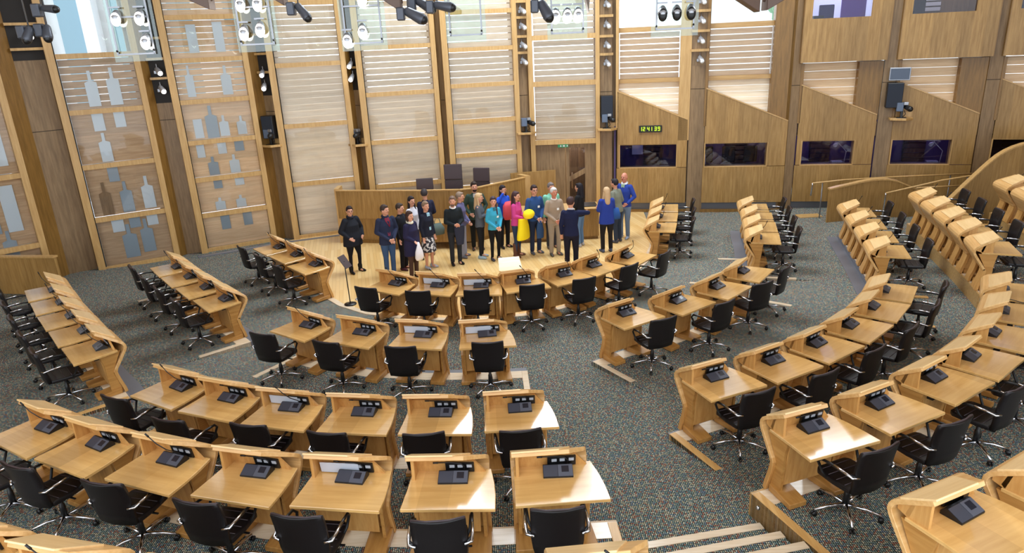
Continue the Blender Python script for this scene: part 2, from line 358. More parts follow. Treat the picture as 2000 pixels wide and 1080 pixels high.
# platforms the rows of desks stand on
back = {'R2': -1.98, 'R3': -1.22, 'R4': -1.22, 'R5': -1.3}
ti = 3
for g, D in DESKS.items():
    if g[:2] == 'R1': continue
    k = int(g[1]); z = TIER[k] if g != 'R5R' else .80
    if g == 'R5B': z = .88
    D = list(D) if g[2] != 'R' else D[::-1]
    ends0, ends1 = .62, .62
    segs = [D] if g != 'R5A' else [D[:3], D[3:]]
    if g == 'R4B': D = D + []; segs = [D]
    for S_ in segs:
        F = [loc_pt(S_[0], -ends0, .58)] + [loc_pt(d, 0, .6) for d in S_] + [loc_pt(S_[-1], ends1, .58)]
        if g in ('R2L', 'R3L', 'R4R'): pass
        B_ = [loc_pt(S_[0], -ends0, back[g[:2]])] + [loc_pt(d, 0, back[g[:2]]) for d in S_] + [loc_pt(S_[-1], ends1, back[g[:2]])]
        m = MB()
        for i in range(len(F) - 1): m.prism([B_[i], B_[i + 1], F[i + 1], F[i]], -.02, z)
        struct(m.build('floor', CARPET), 'carpeted platform under the desks')
        zt = z + .006
        strip(F, .24, z - .05, zt, NOSE, 'trim_%d' % ti); ti += 1
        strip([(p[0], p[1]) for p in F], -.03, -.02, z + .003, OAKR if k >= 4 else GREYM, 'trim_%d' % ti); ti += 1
        for e, sgn in ((0, -1), (-1, 1)):             # timber edge boards on the platform ends
            d0 = S_[e]; a0 = loc_pt(d0, sgn * (ends0 - .1), .58); a1 = loc_pt(d0, sgn * (ends0 + .0), .58)
            yb = back[g[:2]] if k >= 4 else -.35; c0 = loc_pt(d0, sgn * (ends0 - .1), yb); c1 = loc_pt(d0, sgn * ends0, yb)
            q = [c0, c1, a1, a0] if sgn > 0 else [c1, c0, a0, a1]
            e_ = MB().prism(q, -.02, zt + .004).build('trim_%d' % ti, ENDB if k > 2 else NOSE, bevel=.006); struct(e_); ti += 1
            st = MB().ball(tuple(loc_pt(d0, sgn * (ends0 + .005), .46)) + (z - .09 if z > .2 else z + .0,), .025, 10, 6)
            if z > .2: struct(st.build('trim_%d' % ti, CHROME)); ti += 1
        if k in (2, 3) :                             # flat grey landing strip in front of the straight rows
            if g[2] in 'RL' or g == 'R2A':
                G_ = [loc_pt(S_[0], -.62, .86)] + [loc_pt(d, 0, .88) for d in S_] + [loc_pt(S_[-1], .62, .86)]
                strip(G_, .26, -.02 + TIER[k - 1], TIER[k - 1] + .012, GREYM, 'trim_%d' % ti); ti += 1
# steps rising through the centre aisle
for (p0, p1, z) in (((.98, 5.84), (2.52, 6.10), .215), ((1.0, 5.50), (2.62, 5.81), .335), ((1.02, 5.16), (2.72, 5.50), .46), ((1.04, 4.8), (2.82, 5.18), .58)):
    p0 = Vector(p0); p1 = Vector(p1); d = (p1 - p0).normalized(); n = Vector((-d.y, d.x))
    struct(MB().prism([p0 - n * 1.4, p1 - n * 1.4, p1, p0], -.02, z).build('floor', CARPET), 'carpeted step in the centre aisle')
    struct(MB().prism([p0 - n * .085, p1 - n * .085, p1 + n * .01, p0 + n * .01], z - .1, z + .008).build('trim_%d' % ti, NOSE)); ti += 1
# timber marker strips set in the carpet of the side aisles
for (a, b_) in (((-9.7, 15.95), (-9.0, 16.25)), ((-6.9, 17.3), (-6.3, 17.5)), ((5.0, 15.9), (6.2, 15.6)), ((7.0, 13.9), (8.1, 13.5)), ((3.9, 14.3), (5.0, 14.0))):
    a = Vector(a); b_ = Vector(b_); d = (b_ - a).normalized(); n = Vector((-d.y, d.x)) * .05
    struct(MB().prism([a - n, b_ - n, b_ + n, a + n], 0, .014).build('trim_%d' % ti, NOSE)); ti += 1

# ---------------------------------------------------------------- the curved back wall
BAYS = {'B0': ((-12.82, 15.1), (-11.45, 16.35)), 'B1': ((-10.61, 17.38), (-9.2, 18.25)), 'B2': ((-8.49, 18.75), (-6.95, 19.57)), 'B3': ((-6.18, 19.74), (-4.5, 20.27)),
        'B4': ((-3.93, 20.38), (-2.01, 20.82)), 'B5': ((-1.54, 20.92), (.33, 21.22)), 'DR': ((.91, 21.3), (2.74, 21.14)), 'K1': ((3.38, 21.08), (5.39, 20.67)),
        'K2': ((5.88, 20.57), (8.16, 20.17)), 'K3': ((8.47, 20.17), (10.49, 19.75)), 'K4': ((10.9, 19.6), (12.9, 19.0)), 'K5': ((13.3, 18.9), (15.2, 18.2))}
TOPZ = 8.6
def bay(k):
    (ax, ay), (bx, by) = BAYS[k]; return (ax, ay, 0), math.atan2(by - ay, bx - ax), math.hypot(bx - ax, by - ay)
def bottle(m, u, z, wd, h, y, lean=0, neck=True):
    hw = wd / 2
    if neck: pts = [(-hw, 0), (hw, 0), (hw, h * .67), (hw * .28, h * .72), (hw * .26, h), (-hw * .26, h), (-hw * .28, h * .72), (-hw, h * .67)]
    else: pts = [(-hw, 0), (hw, 0), (hw, h), (-hw, h)]
    m.vprism([(u + p[0], z + p[1]) for p in pts], y, y + .012)
def glazed(key, idx, rails, slat, gaps, bottles=(), top=None, label='', groups=0):
    L, rz, W = bay(key); root = struct(empty('window_%d' % idx, L, rz), label)
    fr = MB()
    fr.box(-.17, 0, -.1, .16, 0, TOPZ); fr.box(W, W + .14, -.06, .2, 0, TOPZ)
    for z in rails: fr.box(.02, W, -.04, .08, z - .06, z + .06)
    fr.box(.0, W, -.03, .1, 0, .1); fr.box(0, W, -.03, .1, TOPZ - .1, TOPZ)
    fr.build('window_frame', OAKF, root)
    MB().box(0, .025, .0, .1, .1, TOPZ - .1).build('shadow_gap', DARK, root)  # solid dark strip, coloured as the shadow between stile and panel
    zs = [0.1] + [r for r in rails] + [TOPZ - .1]
    sl = MB()
    for i in range(len(zs) - 1):
        if top is not None and zs[i] >= top - .01: continue
        z0 = zs[i] + (.06 if i else 0); z1 = zs[i + 1] - .06
        n = max(3, round((z1 - z0) / .165)); p = (z1 - z0) / n; gp = gaps(zs[i])
        for j in range(n):
            a = z0 + p * j; sl.hexa([(.03, .115, a), (W, .115, a), (W, .135, a), (.03, .135, a), (.03, .15, a + p - gp), (W, .15, a + p - gp), (W, .17, a + p - gp), (.03, .17, a + p - gp)])
    sl.build('slat_panel', slat, root)
    for (u, z, wd, h, mt, nk) in bottles:
        m = MB(); bottle(m, u, z, wd, h, .085, 0, nk); m.build('bottle_opening_panel', mt, root)  # solid panel stands in for an opening cut through the slats
    MB().box(.03, W, .045, .05, .1, TOPZ - .1).build('glass_pane', GLASS, root)
    return root
def bw(z): return .018 if z > 3.8 else .0045
bt1 = [(.62, 4.15, .26, .85, ETCH, 1), (1.1, 4.15, .28, .9, ETCH, 1), (.60, 3.55, .25, .42, ETCH, 0), (1.08, 3.6, .24, .38, ETCH, 0), (.62, 2.78, .26, .72, ETCH, 1), (.66, 2.26, .24, .36, ETCHD, 0),
       (.36, 1.42, .26, .85, COLF, 1), (.84, 1.44, .28, .8, ETCHD, 1), (1.35, 1.46, .28, .85, ETCH, 1), (.5, .95, .28, .36, ETCH, 0), (.9, 1.0, .26, .3, ETCHD, 0), (1.32, 1.0, .26, .34, ETCH, 0), (.7, .22, .34, .9, ETCHD, 1), (1.12, .3, .3, .9, ETCHD, 1)]
bt0 = [(1.55, 3.0, .3, .9, ETCH, 0), (1.05, 1.45, .34, .95, ETCHD, 1), (1.5, 1.45, .3, 1.1, ETCH, 0), (1.3, .7, .28, .8, ETCHD, 1), (.5, 2.5, .4, 1.3, ETCH, 0), (1.1, 3.6, .4, 1.1, ETCH, 0), (1.6, .1, .28, .6, ETCH, 1), (.3, .8, .4, 1.6, ETCH, 1)]
bt2 = [(.6, 5.3, .24, .7, ETCH, 0), (1.25, 5.3, .24, .75, ETCH, 0), (.35, 4.2, .2, .8, ETCH, 1), (1.25, 4.2, .26, .75, ETCH, 1), (.7, 3.1, .3, .85, ETCHD, 1), (.35, 3.12, .22, .5, ETCH, 0), (1.0, 3.12, .24, .55, ETCH, 1), (1.45, 3.12, .24, .5, ETCH, 1),
       (.3, 2.6, .2, .34, ETCH, 0), (.85, 2.65, .22, .3, ETCH, 0), (1.3, 2.68, .24, .28, ETCHD, 0), (.55, 2.1, .26, .5, ETCHD, 1), (1.1, 2.1, .26, .5, ETCH, 1), (.58, 1.72, .22, .24, ETCHD, 0), (1.15, 1.74, .24, .22, ETCH, 0),
       (.55, 1.12, .26, .34, ETCH, 1), (1.1, 1.12, .26, .34, ETCH, 1), (.6, .55, .24, .4, ETCHD, 0), (1.2, .58, .24, .38, ETCHD, 0)]
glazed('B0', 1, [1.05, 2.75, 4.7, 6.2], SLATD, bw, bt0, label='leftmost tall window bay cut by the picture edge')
glazed('B1', 2, [1.35, 2.70, 4.04, 5.35], SLATD, bw, bt1, top=5.35, label='tall window with bottle shaped openings and a clear top light at the left')
glazed('B2', 3, [1.03, 2.02, 3.02, 4.08, 5.12, 6.17, 7.2], SLATM, bw, bt2, label='second tall window with rows of small bottle shaped openings')
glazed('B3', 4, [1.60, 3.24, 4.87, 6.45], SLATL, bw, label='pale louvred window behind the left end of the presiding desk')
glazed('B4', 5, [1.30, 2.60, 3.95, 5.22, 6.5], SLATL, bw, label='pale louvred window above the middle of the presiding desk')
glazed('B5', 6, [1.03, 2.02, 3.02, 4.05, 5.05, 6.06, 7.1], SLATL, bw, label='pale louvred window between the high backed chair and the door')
# door bay
L, rz, W = bay('DR'); root = struct(empty('window_7', L, rz), 'louvred window above the double doors')
m = MB(); m.box(-.14, 0, -.06, .2, 0, TOPZ); m.box(W, W + .12, -.06, .2, 0, TOPZ)
for z in (2.25, 3.97, 5.27, 6.9): m.box(0, W, -.04, .12, z - .07, z + .07)
m.build('window_frame', OAKF, root)
m = MB()
for z0, z1, gp in ((2.33, 3.9, .004), (4.04, 5.2, .022), (5.34, 6.83, .022)):
    n = round((z1 - z0) / .17); p = (z1 - z0) / n
    for j in range(n): m.box(.02 if gp < .01 else .035, W - (.01 if gp < .01 else .03), .13, .15, z0 + p * j, z0 + p * (j + 1) - gp)
m.build('slat_panel', SLATL, root); MB().box(.02, W, .06, .065, 2.3, 6.9).build('glass_pane', GLASS, root)
dr = struct(empty('door_1', L, rz), 'dark oak double doors, one leaf glazed, beside the presiding desk')
MB().box(.0, .9, .1, .15, 0, 2.18).build('door_leaf', COLF, dr, bevel=.004)
m = MB(); m.box(.92, 1.02, .1, .15, 0, 2.18); m.box(1.5, W, .1, .15, 0, 2.18); m.box(1.02, 1.5, .1, .15, 0, .3); m.box(1.02, 1.5, .1, .15, 2.05, 2.18)
m.hexa([(1.02, .1, 1.0), (1.5, .1, 1.25), (1.5, .14, 1.25), (1.02, .14, 1.0), (1.02, .1, 1.16), (1.5, .1, 1.41), (1.5, .14, 1.41), (1.02, .14, 1.16)]); m.build('door_leaf', COLF, dr)
MB().box(1.02, 1.5, .12, .125, .3, 2.05).build('glass_pane', GLASSD, dr)
MB().box(1.08, 1.12, .04, .07, .8, 1.3).build('door_handle', CHROME, dr)
MB().box(-.3, 2.2, 1.6, 1.65, 0, 2.25).build('lobby_panel', COLF, dr)
x = MB().box(.68, 1.0, .02, .06, 2.08, 2.17).build('exit_sign', [EXITG], loc=L, rz=rz); tag(x, 'small green exit sign hanging at the top of the double doors', 'sign')
mm = MB().box(.75, .79, .012, .02, 2.1, 2.15); mm.box(.83, .9, .012, .02, 2.1, 2.15); mm.box(.95, .98, .012, .02, 2.1, 2.15); mm.build('sign_marks', WHITEP, x)

# columns between the bays: deep reveal, flat dark face, joint lines
keys = list(BAYS); colinfo = {}
for i in range(len(keys) - 1):
    a = Vector(BAYS[keys[i]][1]); b_ = Vector(BAYS[keys[i + 1]][0]); La, rza, Wa = bay(keys[i]); Lb, rzb, Wb = bay(keys[i + 1])
    da = Vector((math.cos(rza), math.sin(rza))); db = Vector((math.cos(rzb), math.sin(rzb)))
    p0 = a + da * .12; p3 = b_ - db * .15; d = (p3 - p0); n = Vector((-d.y, d.x)).normalized(); q = p0 + d * .42 + n * .24; r_ = p3 + n * .1
    if keys[i] == 'DR' or keys[i + 1] == 'DR': q = p0 + d * .06 + n * .1; r_ = p3 + n * .1
    if keys[i][0] == 'K': p0 = a + da * .04; p3 = b_ - db * .01; q = p0 + n * .03; r_ = p3 + n * .03
    root = struct(empty('trim_%d' % (200 + i)), 'oak column between two wall bays'); du = d.normalized()
    p0b = p0 + n * .05
    MB().prism([p0b, q, q + n * .1, p0b + n * .3], 0, TOPZ).build('reveal', OAKD, root)
    fd = (r_ - q); rf = math.atan2(fd.y, fd.x); fw_ = fd.length
    m = MB(); m.box(0, fw_, 0, .12, 0, 3.66); m.box(0, fw_, 0, .12, 3.675, TOPZ)
    m.build('column_face', COLF, root, loc=(q.x, q.y, 0), rz=rf)
    MB().prism([p0 - du * .16 + n * .3, p3 + du * .22 + n * .3, p3 + du * .22 + n * .36, p0 - du * .16 + n * .36] if keys[i][0] != 'K' else [p0 - d * .15 + n * .16, p3 + d * .25 + n * .16, p3 + d * .25 + n * .4, p0 - d * .15 + n * .4], 0, TOPZ).build('column_core', COLF, root)
    MB().box(0, fw_, .02, .1, 3.66, 3.675).build('joint_line', DARK, root, loc=(q.x, q.y, 0), rz=rf)
    colinfo[keys[i + 1]] = (q, rf, fw_)

PURPC = mat('purple_curtain', (120, 80, 170), .8); BLUEC = mat('blue_seat', (44, 44, 110), .6)

# ---------------------------------------------------------------- timber booths at the right
def chairback(root, x, y, z, mt):
    m = MB(); m.box(x - .2, x + .2, y, y + .06, z, z + .5); return m.build('booth_seat_back', mt, root, bevel=.03, seg=2)
bl = {'K1': 'oak faced booth with the digital clock beside the double doors', 'K2': 'oak faced booth with seats showing, second from the double doors',
      'K3': 'oak faced booth in the middle of the right wall with a lower purple window', 'K4': 'oak faced booth behind the long handrails, monitor at its left edge', 'K5': 'rightmost oak faced booth cut by the picture edge'}
for key, (u0, u1) in {'K1': (.08, 1.75), 'K2': (.03, 1.79), 'K3': (.15, 1.55), 'K4': (.04, 1.53), 'K5': (.02, 1.6)}.items():
    L, rz, W = bay(key); root = tag(empty('glazed_booth', L, rz), bl[key], 'booth')
    zt = lambda u: 3.66 - .425 * u
    m = MB()                                             # front panel around the window, slanting top edge
    m.vprism([(0, 1.4), (u0, 1.4), (u0, 2.08), (0, 2.08)], 0, .05); m.vprism([(u1, 1.4), (W, 1.4), (W, 2.08), (u1, 2.08)], 0, .05)
    m.vprism([(0, 2.08), (W, 2.08), (W, zt(W)), (0, zt(0))], 0, .05)
    m.build('front_panel', OAK, root)
    MB().box(-.02, W, -.015, .06, .31, 1.385).build('lower_panel', OAK, root)
    MB().hexa([(-.01, -.01, zt(0) - .0), (W, -.01, zt(W)), (W, .3, zt(W)), (-.01, .3, zt(0)), (-.01, -.01, zt(0) + .03), (W, -.01, zt(W) + .03), (W, .3, zt(W) + .03), (-.01, .3, zt(0) + .03)]).build('sloping_cap', OAKF, root)
    m = MB(); m.box(u0 - .03, u0, -.01, .3, 1.38, 2.1); m.box(u1, u1 + .02, -.01, .3, 1.38, 2.1); m.box(u0 - .03, u1 + .02, -.01, .3, 1.385, 1.4); m.box(u0 - .03, u1 + .02, .0, .3, 2.08, 2.1)
    m.build('window_reveal', OAKF, root)
    MB().box(u0, u1, .1, .106, 1.4, 2.08).build('glass_pane', GLASSD, root)
    m = MB(); m.box(-.05, W + .1, 2.0, 2.05, .3, 2.6); m.box(-.1, -.05, .06, 2.0, .3, 2.6); m.box(W + .05, W + .1, .06, 2.0, .3, 2.6); m.box(-.1, W + .1, .06, 2.0, 2.6, 2.65); m.box(-.1, W + .1, .31, 2, .7, .75)
    m.build('inner_wall', PURP, root)
    m = MB()
    for j in range(9): m.box(W * .38, W * .66, 1.9, 1.96, 1.0 + j * .15, 1.11 + j * .15)
    m.build('back_louvre', BOOTHB, root)
    m = MB(); m.box(u0, u1, .32, .8, 1.3, 1.34); m.build('booth_desk', GREYP, root)
    if key in ('K3', 'K4'):
        m = MB(); m.tube([(u1 - .1, .5, 1.34), (u1 - .06, .5, 1.7), (u1 - .3, .5, 1.95)], .012, 6); m.cone((u1 - .3, .5, 1.95), (u1 - .38, .5, 1.88), .02, .06); m.build('desk_lamp', WHITEP, root)
        MB().box(u1 - .45, u1 - .15, .4, .6, 1.34, 1.42).build('paper_stack', PAPER, root)
    if key == 'K2':
        for x_ in (u0 + .15, .85, 1.5): chairback(root, x_, 1.0, 1.35, LEATH)
        MB().box(u0 + .02, u0 + .07, .4, .44, 1.4, 1.7).build('paper_stack', WHITEP, root)
    if key == 'K1':
        MB().box(.4, .75, 1.9, 1.97, 1.5, 2.05).build('notice_board', PAPER, root)
    MB().box(-.05, W + .05, .1, .14, 0, .31).build('plinth', GREYM, root)
    MB().box(-.05, W + .05, .02, .14, 0, .09).build('plinth_board', OAKD, root)
    # slatted wall above the slope
    Wp = 1.78 if key in ('K1', 'K2') else 1.48
    zp = TOPZ if key in ('K1', 'K2') else 4.25
    MB().box(-.05, .03, .0, .42, 2.6, zp).build('side_post', OAKF if key == 'K1' else OAKD, root); MB().box(Wp, W + .04, .06 if key != 'K1' else 0, .42, 2.2, zp).build('side_post', OAKF if key == 'K1' else OAKD, root)
    ztop = 3.88 if key in ('K1', 'K2') else 4.25; n = 10 if key in ('K1', 'K2') else 9; z0 = 2.2; p = (ztop - z0) / n; m = MB()
    for j in range(n): m.box(.03, Wp, .32, .35, z0 + p * j, z0 + p * (j + 1) - .008)
    m.build('slat_panel', SLATL if key in ('K1', 'K2') else SLATM, root)
    if key in ('K1', 'K2'):
        for za, zb_ in ((3.88, 4.0), (5.3, 5.44), (7.4, 7.5)): MB().box(.03, Wp, .2, .4, za, zb_).build('rail', OAKR, root)
        m = MB(); p = 1.3 / 8
        for j in range(8): m.box(.05, Wp - .02, .32, .35, 4.0 + p * j, 4.0 + p * (j + 1) - .026)
        m.build('slat_panel', SLATM, root)
        MB().box(.03, Wp, .27, .275, 4.0, 7.2).build('glass_pane', GLASS, root)
    else:
        a0, a1 = .1, 1.6; m = MB()
        m.vprism([(-.1, 4.27), (W + .05, 4.27), (W + .05, 5.42), (-.1, 5.42)], -.1, -.04); m.vprism([(-.1, 5.42), (a0, 5.42), (a0, 6.7), (-.1, 6.7)], -.1, -.04); m.vprism([(a1, 5.42), (W + .05, 5.42), (W + .05, 6.7), (a1, 6.7)], -.1, -.04)
        m.vprism([(-.1, 6.7), (W + .05, 6.7), (W + .05, TOPZ), (-.1, TOPZ)], -.1, -.04)
        m.build('upper_panel', OAK, root)
        m = MB(); m.box(-.1, W + .05, -.04, .5, 4.27, 4.3); m.box(-.12, -.1, -.1, .5, 4.27, TOPZ); m.box(W + .05, W + .07, -.1, .5, 4.27, TOPZ); m.build('soffit', OAKD, root)
        MB().box(a0, a1, -.02, -.015, 5.42, 6.7).build('glass_pane', GLASSD, root)
        m = MB(); m.box(-.05, W, 2.2, 2.25, 4.8, 7.2); m.box(-.05, 0, 0, 2.2, 4.8, 7.2); m.box(W - .05, W, 0, 2.2, 4.8, 7.2); m.box(0, W, 0, 2.2, 5.0, 5.05); m.build('inner_wall', WHITEP if key == 'K3' else COLF, root)
        if key == 'K3': MB().box(1.05, 1.7, .9, .95, 5.0, 7.0).build('purple_curtain', PURPC, root)
        m = MB()
        for j in range(8): m.box(.5, 1.3, 2.1, 2.15, 5.5 + j * .14, 5.6 + j * .14)
        if key == 'K4': m.build('back_louvre', WHITEP, root)
        if key != 'K5': chairback(root, .55 if key == 'K3' else .3, .35, 5.28, BLUEC if key == 'K3' else LEATH)
        MB().box(.2, .45, .2, .4, 5.42, 5.5).build('booth_box', BLACKP, root)
    if key == 'K3':
        l = bpy.data.lights.new('booth_lamp', 'POINT'); l.energy = 130; l.color = (.85, .88, 1); l.shadow_soft_size = .2; o = bpy.data.objects.new('booth_lamp', l); COL.objects.link(o); o.location = (9.9, 20.9, 6.9)
for key in ('K1', 'K2', 'K3', 'K4'):
    L, rz, W = bay(key); l = bpy.data.lights.new('booth_lamp', 'POINT'); l.energy = {'K1': 10, 'K2': 26, 'K3': 22, 'K4': 20}[key]; l.color = (1, .92, .8) if key == 'K2' else (.6, .5, 1); l.shadow_soft_size = .15; o = bpy.data.objects.new('booth_lamp', l); COL.objects.link(o)
    o.location = Vector(L) + Vector((math.cos(rz), math.sin(rz), 0)) * W * .5 + Vector((-math.sin(rz), math.cos(rz), 0)) * 1.2 + Vector((0, 0, 2.4))

l = bpy.data.lights.new('booth_lamp', 'POINT'); l.energy = 40; l.shadow_soft_size = .2; o = bpy.data.objects.new('booth_lamp', l); COL.objects.link(o); o.location = (12.4, 20.3, 6.9)
l = bpy.data.lights.new('lobby_fill', 'POINT'); l.energy = 30; l.color = (1, .85, .65); l.shadow_soft_size = .2; o = bpy.data.objects.new('lobby_fill', l); COL.objects.link(o); o.location = (2.1, 22.0, 2.0)  # unseen light added to lift the dark lobby behind the glazed leaf
# digital clock on the first booth
L, rz, W = bay('K1'); ck = tag(MB().box(.64, 1.31, -.05, 0, 2.46, 2.66).build('digital_clock', CLKB, loc=L, rz=rz, bevel=.006), 'black digital clock with green digits reading 12 41 39', 'clock')
SEG = {'1': 'bc', '2': 'abged', '4': 'fgbc', '3': 'abgcd', '9': 'abcdfg'}
def digit(m, ch, x, z, w_, h):
    t = .014; sg = {'a': (x, x + w_, z + h - t, z + h), 'g': (x, x + w_, z + h / 2 - t / 2, z + h / 2 + t / 2), 'd': (x, x + w_, z, z + t), 'b': (x + w_ - t, x + w_, z + h / 2, z + h), 'c': (x + w_ - t, x + w_, z, z + h / 2), 'f': (x, x + t, z + h / 2, z + h), 'e': (x, x + t, z, z + h / 2)}
    for s_ in SEG[ch]: q = sg[s_]; m.box(q[0], q[1], -.056, -.05, q[2], q[3])
m = MB()
for i, (ch, x) in enumerate(zip('124139', (.66, .755, .88, .965, 1.09, 1.19))): digit(m, ch, x, 2.505, .065 if i not in (3,) else .06, .115)
m.build('clock_digits', CLKG, ck)

# ---------------------------------------------------------------- spotlights on the columns
def make_spot(lit):
    r_ = empty('spotlight')
    MB().cone((0, -.02, 0), (.05, -.2, -.09), .055, .075, 14).build('lamp_body', LAMPG, r_)
    MB().cone((.052, -.208, -.094), (.056, -.222, -.1), .062, .062, 12).build('lens', GLOW if lit else WHITEP, r_)
    MB().tube([(0, 0, .13), (0, 0, .05), (-.05, -.05, 0), (0, -.1, -.03)], .012, 6).build('yoke', LAMPG, r_)
    MB().box(-.09, .01, -.1, -.02, -.12, -.03).build('ballast', STEEL, r_, bevel=.012)
    return r_
SPOTS = [('DR', .5, (6.05, 5.62, 5.1, 4.65), 'left of the double doors'), ('K1', .5, (6.1, 5.55, 5.0, 4.5), 'right of the double doors'), ('K2', .5, (6.05, 5.55, 5.02, 4.5), 'between the two booths nearest the doors')]
base = {}
used_lab = {}
first_spot = None
for key, f, zs, where in SPOTS:
    q, rf, fw_ = colinfo[key]; nm = ['topmost', 'second from top', 'third from top', 'lowest']
    st = MB()
    for i, z in enumerate(list(zs) + [zs[0] + (zs[0] - zs[1])]): st.box(-.02, fw_ + .02, -.14, .0, z + .2, z + .27)
    s_ = struct(st.build('trim_%d' % (230 + SPOTS.index((key, f, zs, where))), OAKF, loc=(q.x, q.y, 0), rz=rf), 'oak rungs between the spotlights of a column')
    MB().box(.0, fw_, -.006, .0, zs[-1] - .18, zs[0] + .9).build('dark_backing', COLF, s_)
    for i, z in enumerate(zs):
        if first_spot is None: first_spot = make_spot(False); o = first_spot
        else: o = copy_tree(first_spot)
        c = Vector((q.x, q.y, z + .04)) + Vector((math.cos(rf), math.sin(rf), 0)) * fw_ * .5 - Vector((-math.sin(rf), math.cos(rf), 0)) * .05
        o.location = c; o.rotation_euler = (0, 0, rf); tag(o, 'silver spotlight, %s on the column %s' % (nm[i], where), 'spotlight', 'spotlights on the wall columns')
lit0 = None
for key, zs, where in (('B1', ((5.9, 'hanging lamp near the top left corner'),), ''), ('B2', ((4.95, 'dazzling'), (4.5, 'lower')), 'at the left'), ('B3', ((4.75, 'upper'), (4.4, 'dazzling')), 'third from the left'), ('B4', ((4.85, 'upper'), (4.5, 'dazzling star shaped')), 'left of the centre windows')):
    q, rf, fw_ = colinfo[key]
    m = MB(); m.box(0, fw_, -.006, 0, 4.1 if key != 'B1' else 5.3, 6.8)  # recess shade is put into a flat dark sheet on the face
    s_ = struct(m.build('trim_%d' % (240 + int(key[1])), DARK, loc=(q.x, q.y, 0), rz=rf), 'flat dark panel painted as the shade of a lamp recess')
    m = MB()
    for z in ((4.72, 5.2, 5.7) if key != 'B1' else (5.55, 6.1)): m.box(-.02, fw_ + .02, -.1, 0, z - .03, z + .03)
    m.build('rung', OAKF, s_)
    for z, nm in zs:
        if lit0 is None: lit0 = make_spot(True); o = lit0
        else: o = copy_tree(lit0)
        o.location = Vector((q.x, q.y, z)) + Vector((math.cos(rf), math.sin(rf), 0)) * fw_ * .5 - Vector((-math.sin(rf), math.cos(rf), 0)) * .08
        o.rotation_euler = (0, 0, rf + .15); tag(o, ('lit spotlight, %s on the column %s' % (nm, where)).replace(', hanging lamp near the top left corner on the column ', ' in the dark column at the far left'), 'spotlight', 'lit spotlights in the left columns')

# ---------------------------------------------------------------- loudspeakers, television cameras, monitor on the columns
def col_pt(key, z, f=.5, out=.0):
    q, rf, fw_ = colinfo[key]; return Vector((q.x, q.y, z)) + Vector((math.cos(rf), math.sin(rf), 0)) * fw_ * f - Vector((-math.sin(rf), math.cos(rf), 0)) * out, rf
def speaker(key, z0, label, f=.5, h=.62, w_=.36):
    p, rf = col_pt(key, z0, f, .02); r_ = empty('loudspeaker', p, rf); MB().box(-w_ / 2, w_ / 2, -.26, 0, 0, h).build('cabinet', BLACKP, r_, bevel=.01); MB().box(-w_ / 2 + .012, w_ / 2 - .012, -.27, -.26, .012, h - .012).build('grille', SPKM, r_); return tag(r_, label, 'loudspeaker', 'loudspeakers on the columns')
def tvcam(key, z, label, shelf, f=.5, flip=1):
    p, rf = col_pt(key, z, f, .0); s_ = empty('camera_shelf', p, rf); MB().prism([(-.28, -.3), (.1, -.42), (.3, -.22), (.3, 0), (-.28, 0)], -.06, 0).build('shelf_board', OAKF, s_, bevel=.006); MB().box(.0, .28, -.03, 0, 0, .14).build('shelf_back', OAKF, s_); tag(s_, shelf, 'shelf', 'small shelves under the cameras')
    p2, rf = col_pt(key, z, f, .2); c = empty('television_camera', p2, rf)
    m = MB(); m.box(-.12, .12, -.1, .1, 0, .015); m.box(-.035, .035, -.035, .035, .015, .2); m.build('mount', BLACKP, c, bevel=.005)
    MB().box(-.15 * flip if flip > 0 else -.02, .02 if flip > 0 else .15, -.1, .1, .18, .42).build('camera_head', CAMG, c, bevel=.02, seg=2)
    m = MB(); m.cone((.08 * flip, 0, .3), (.16 * flip, -.24, .26), .06, .075, 14); m.build('lens', BLACKP, c)
    MB().box(.06 * flip - .05, .06 * flip + .07, -.12, .04, .35, .43).build('viewfinder', STEEL, c, bevel=.01)
    MB().tube([(.06, 0, .2), (.1, 0, .1), (.03, 0, .02)], .01, 6).build('cable', BLACKP, c)
    return tag(c, label, 'camera', 'television cameras on the column shelves')
speaker('B3', 2.95, 'black loudspeaker on the third column from the left'); speaker('K1', 2.95, 'black loudspeaker beside the sloping top of the clock booth'); speaker('K4', 3.0, 'black loudspeaker below the monitor on the right wall', .8, .66, .4)
tvcam('B3', 2.78, 'television camera in front of the left loudspeaker', 'oak shelf below the left loudspeaker')
tvcam('B4', 2.6, 'television camera on the column between the two pale windows', 'oak shelf on the column between the pale windows')
tvcam('DR', 2.6, 'television camera on the column left of the doors', 'oak shelf left of the doors')
tvcam('K1', 2.62, 'television camera in front of the loudspeaker by the clock booth', 'oak shelf beside the clock booth')
tvcam('K4', 2.72, 'silver television camera on the right wall shelf below the monitor', 'large oak shelf on the right wall', 1.4)
p, rf = col_pt('K4', 3.72, 1.0, .1); r_ = empty('wall_monitor', p, rf); MB().box(-.26, .26, -.06, 0, 0, .34).build('monitor_case', STEEL, r_, bevel=.008); MB().box(-.235, .235, -.066, -.06, .025, .315).build('monitor_screen', MONB, r_); tag(r_, 'flat monitor with dark blue screen above the right loudspeaker', 'monitor')

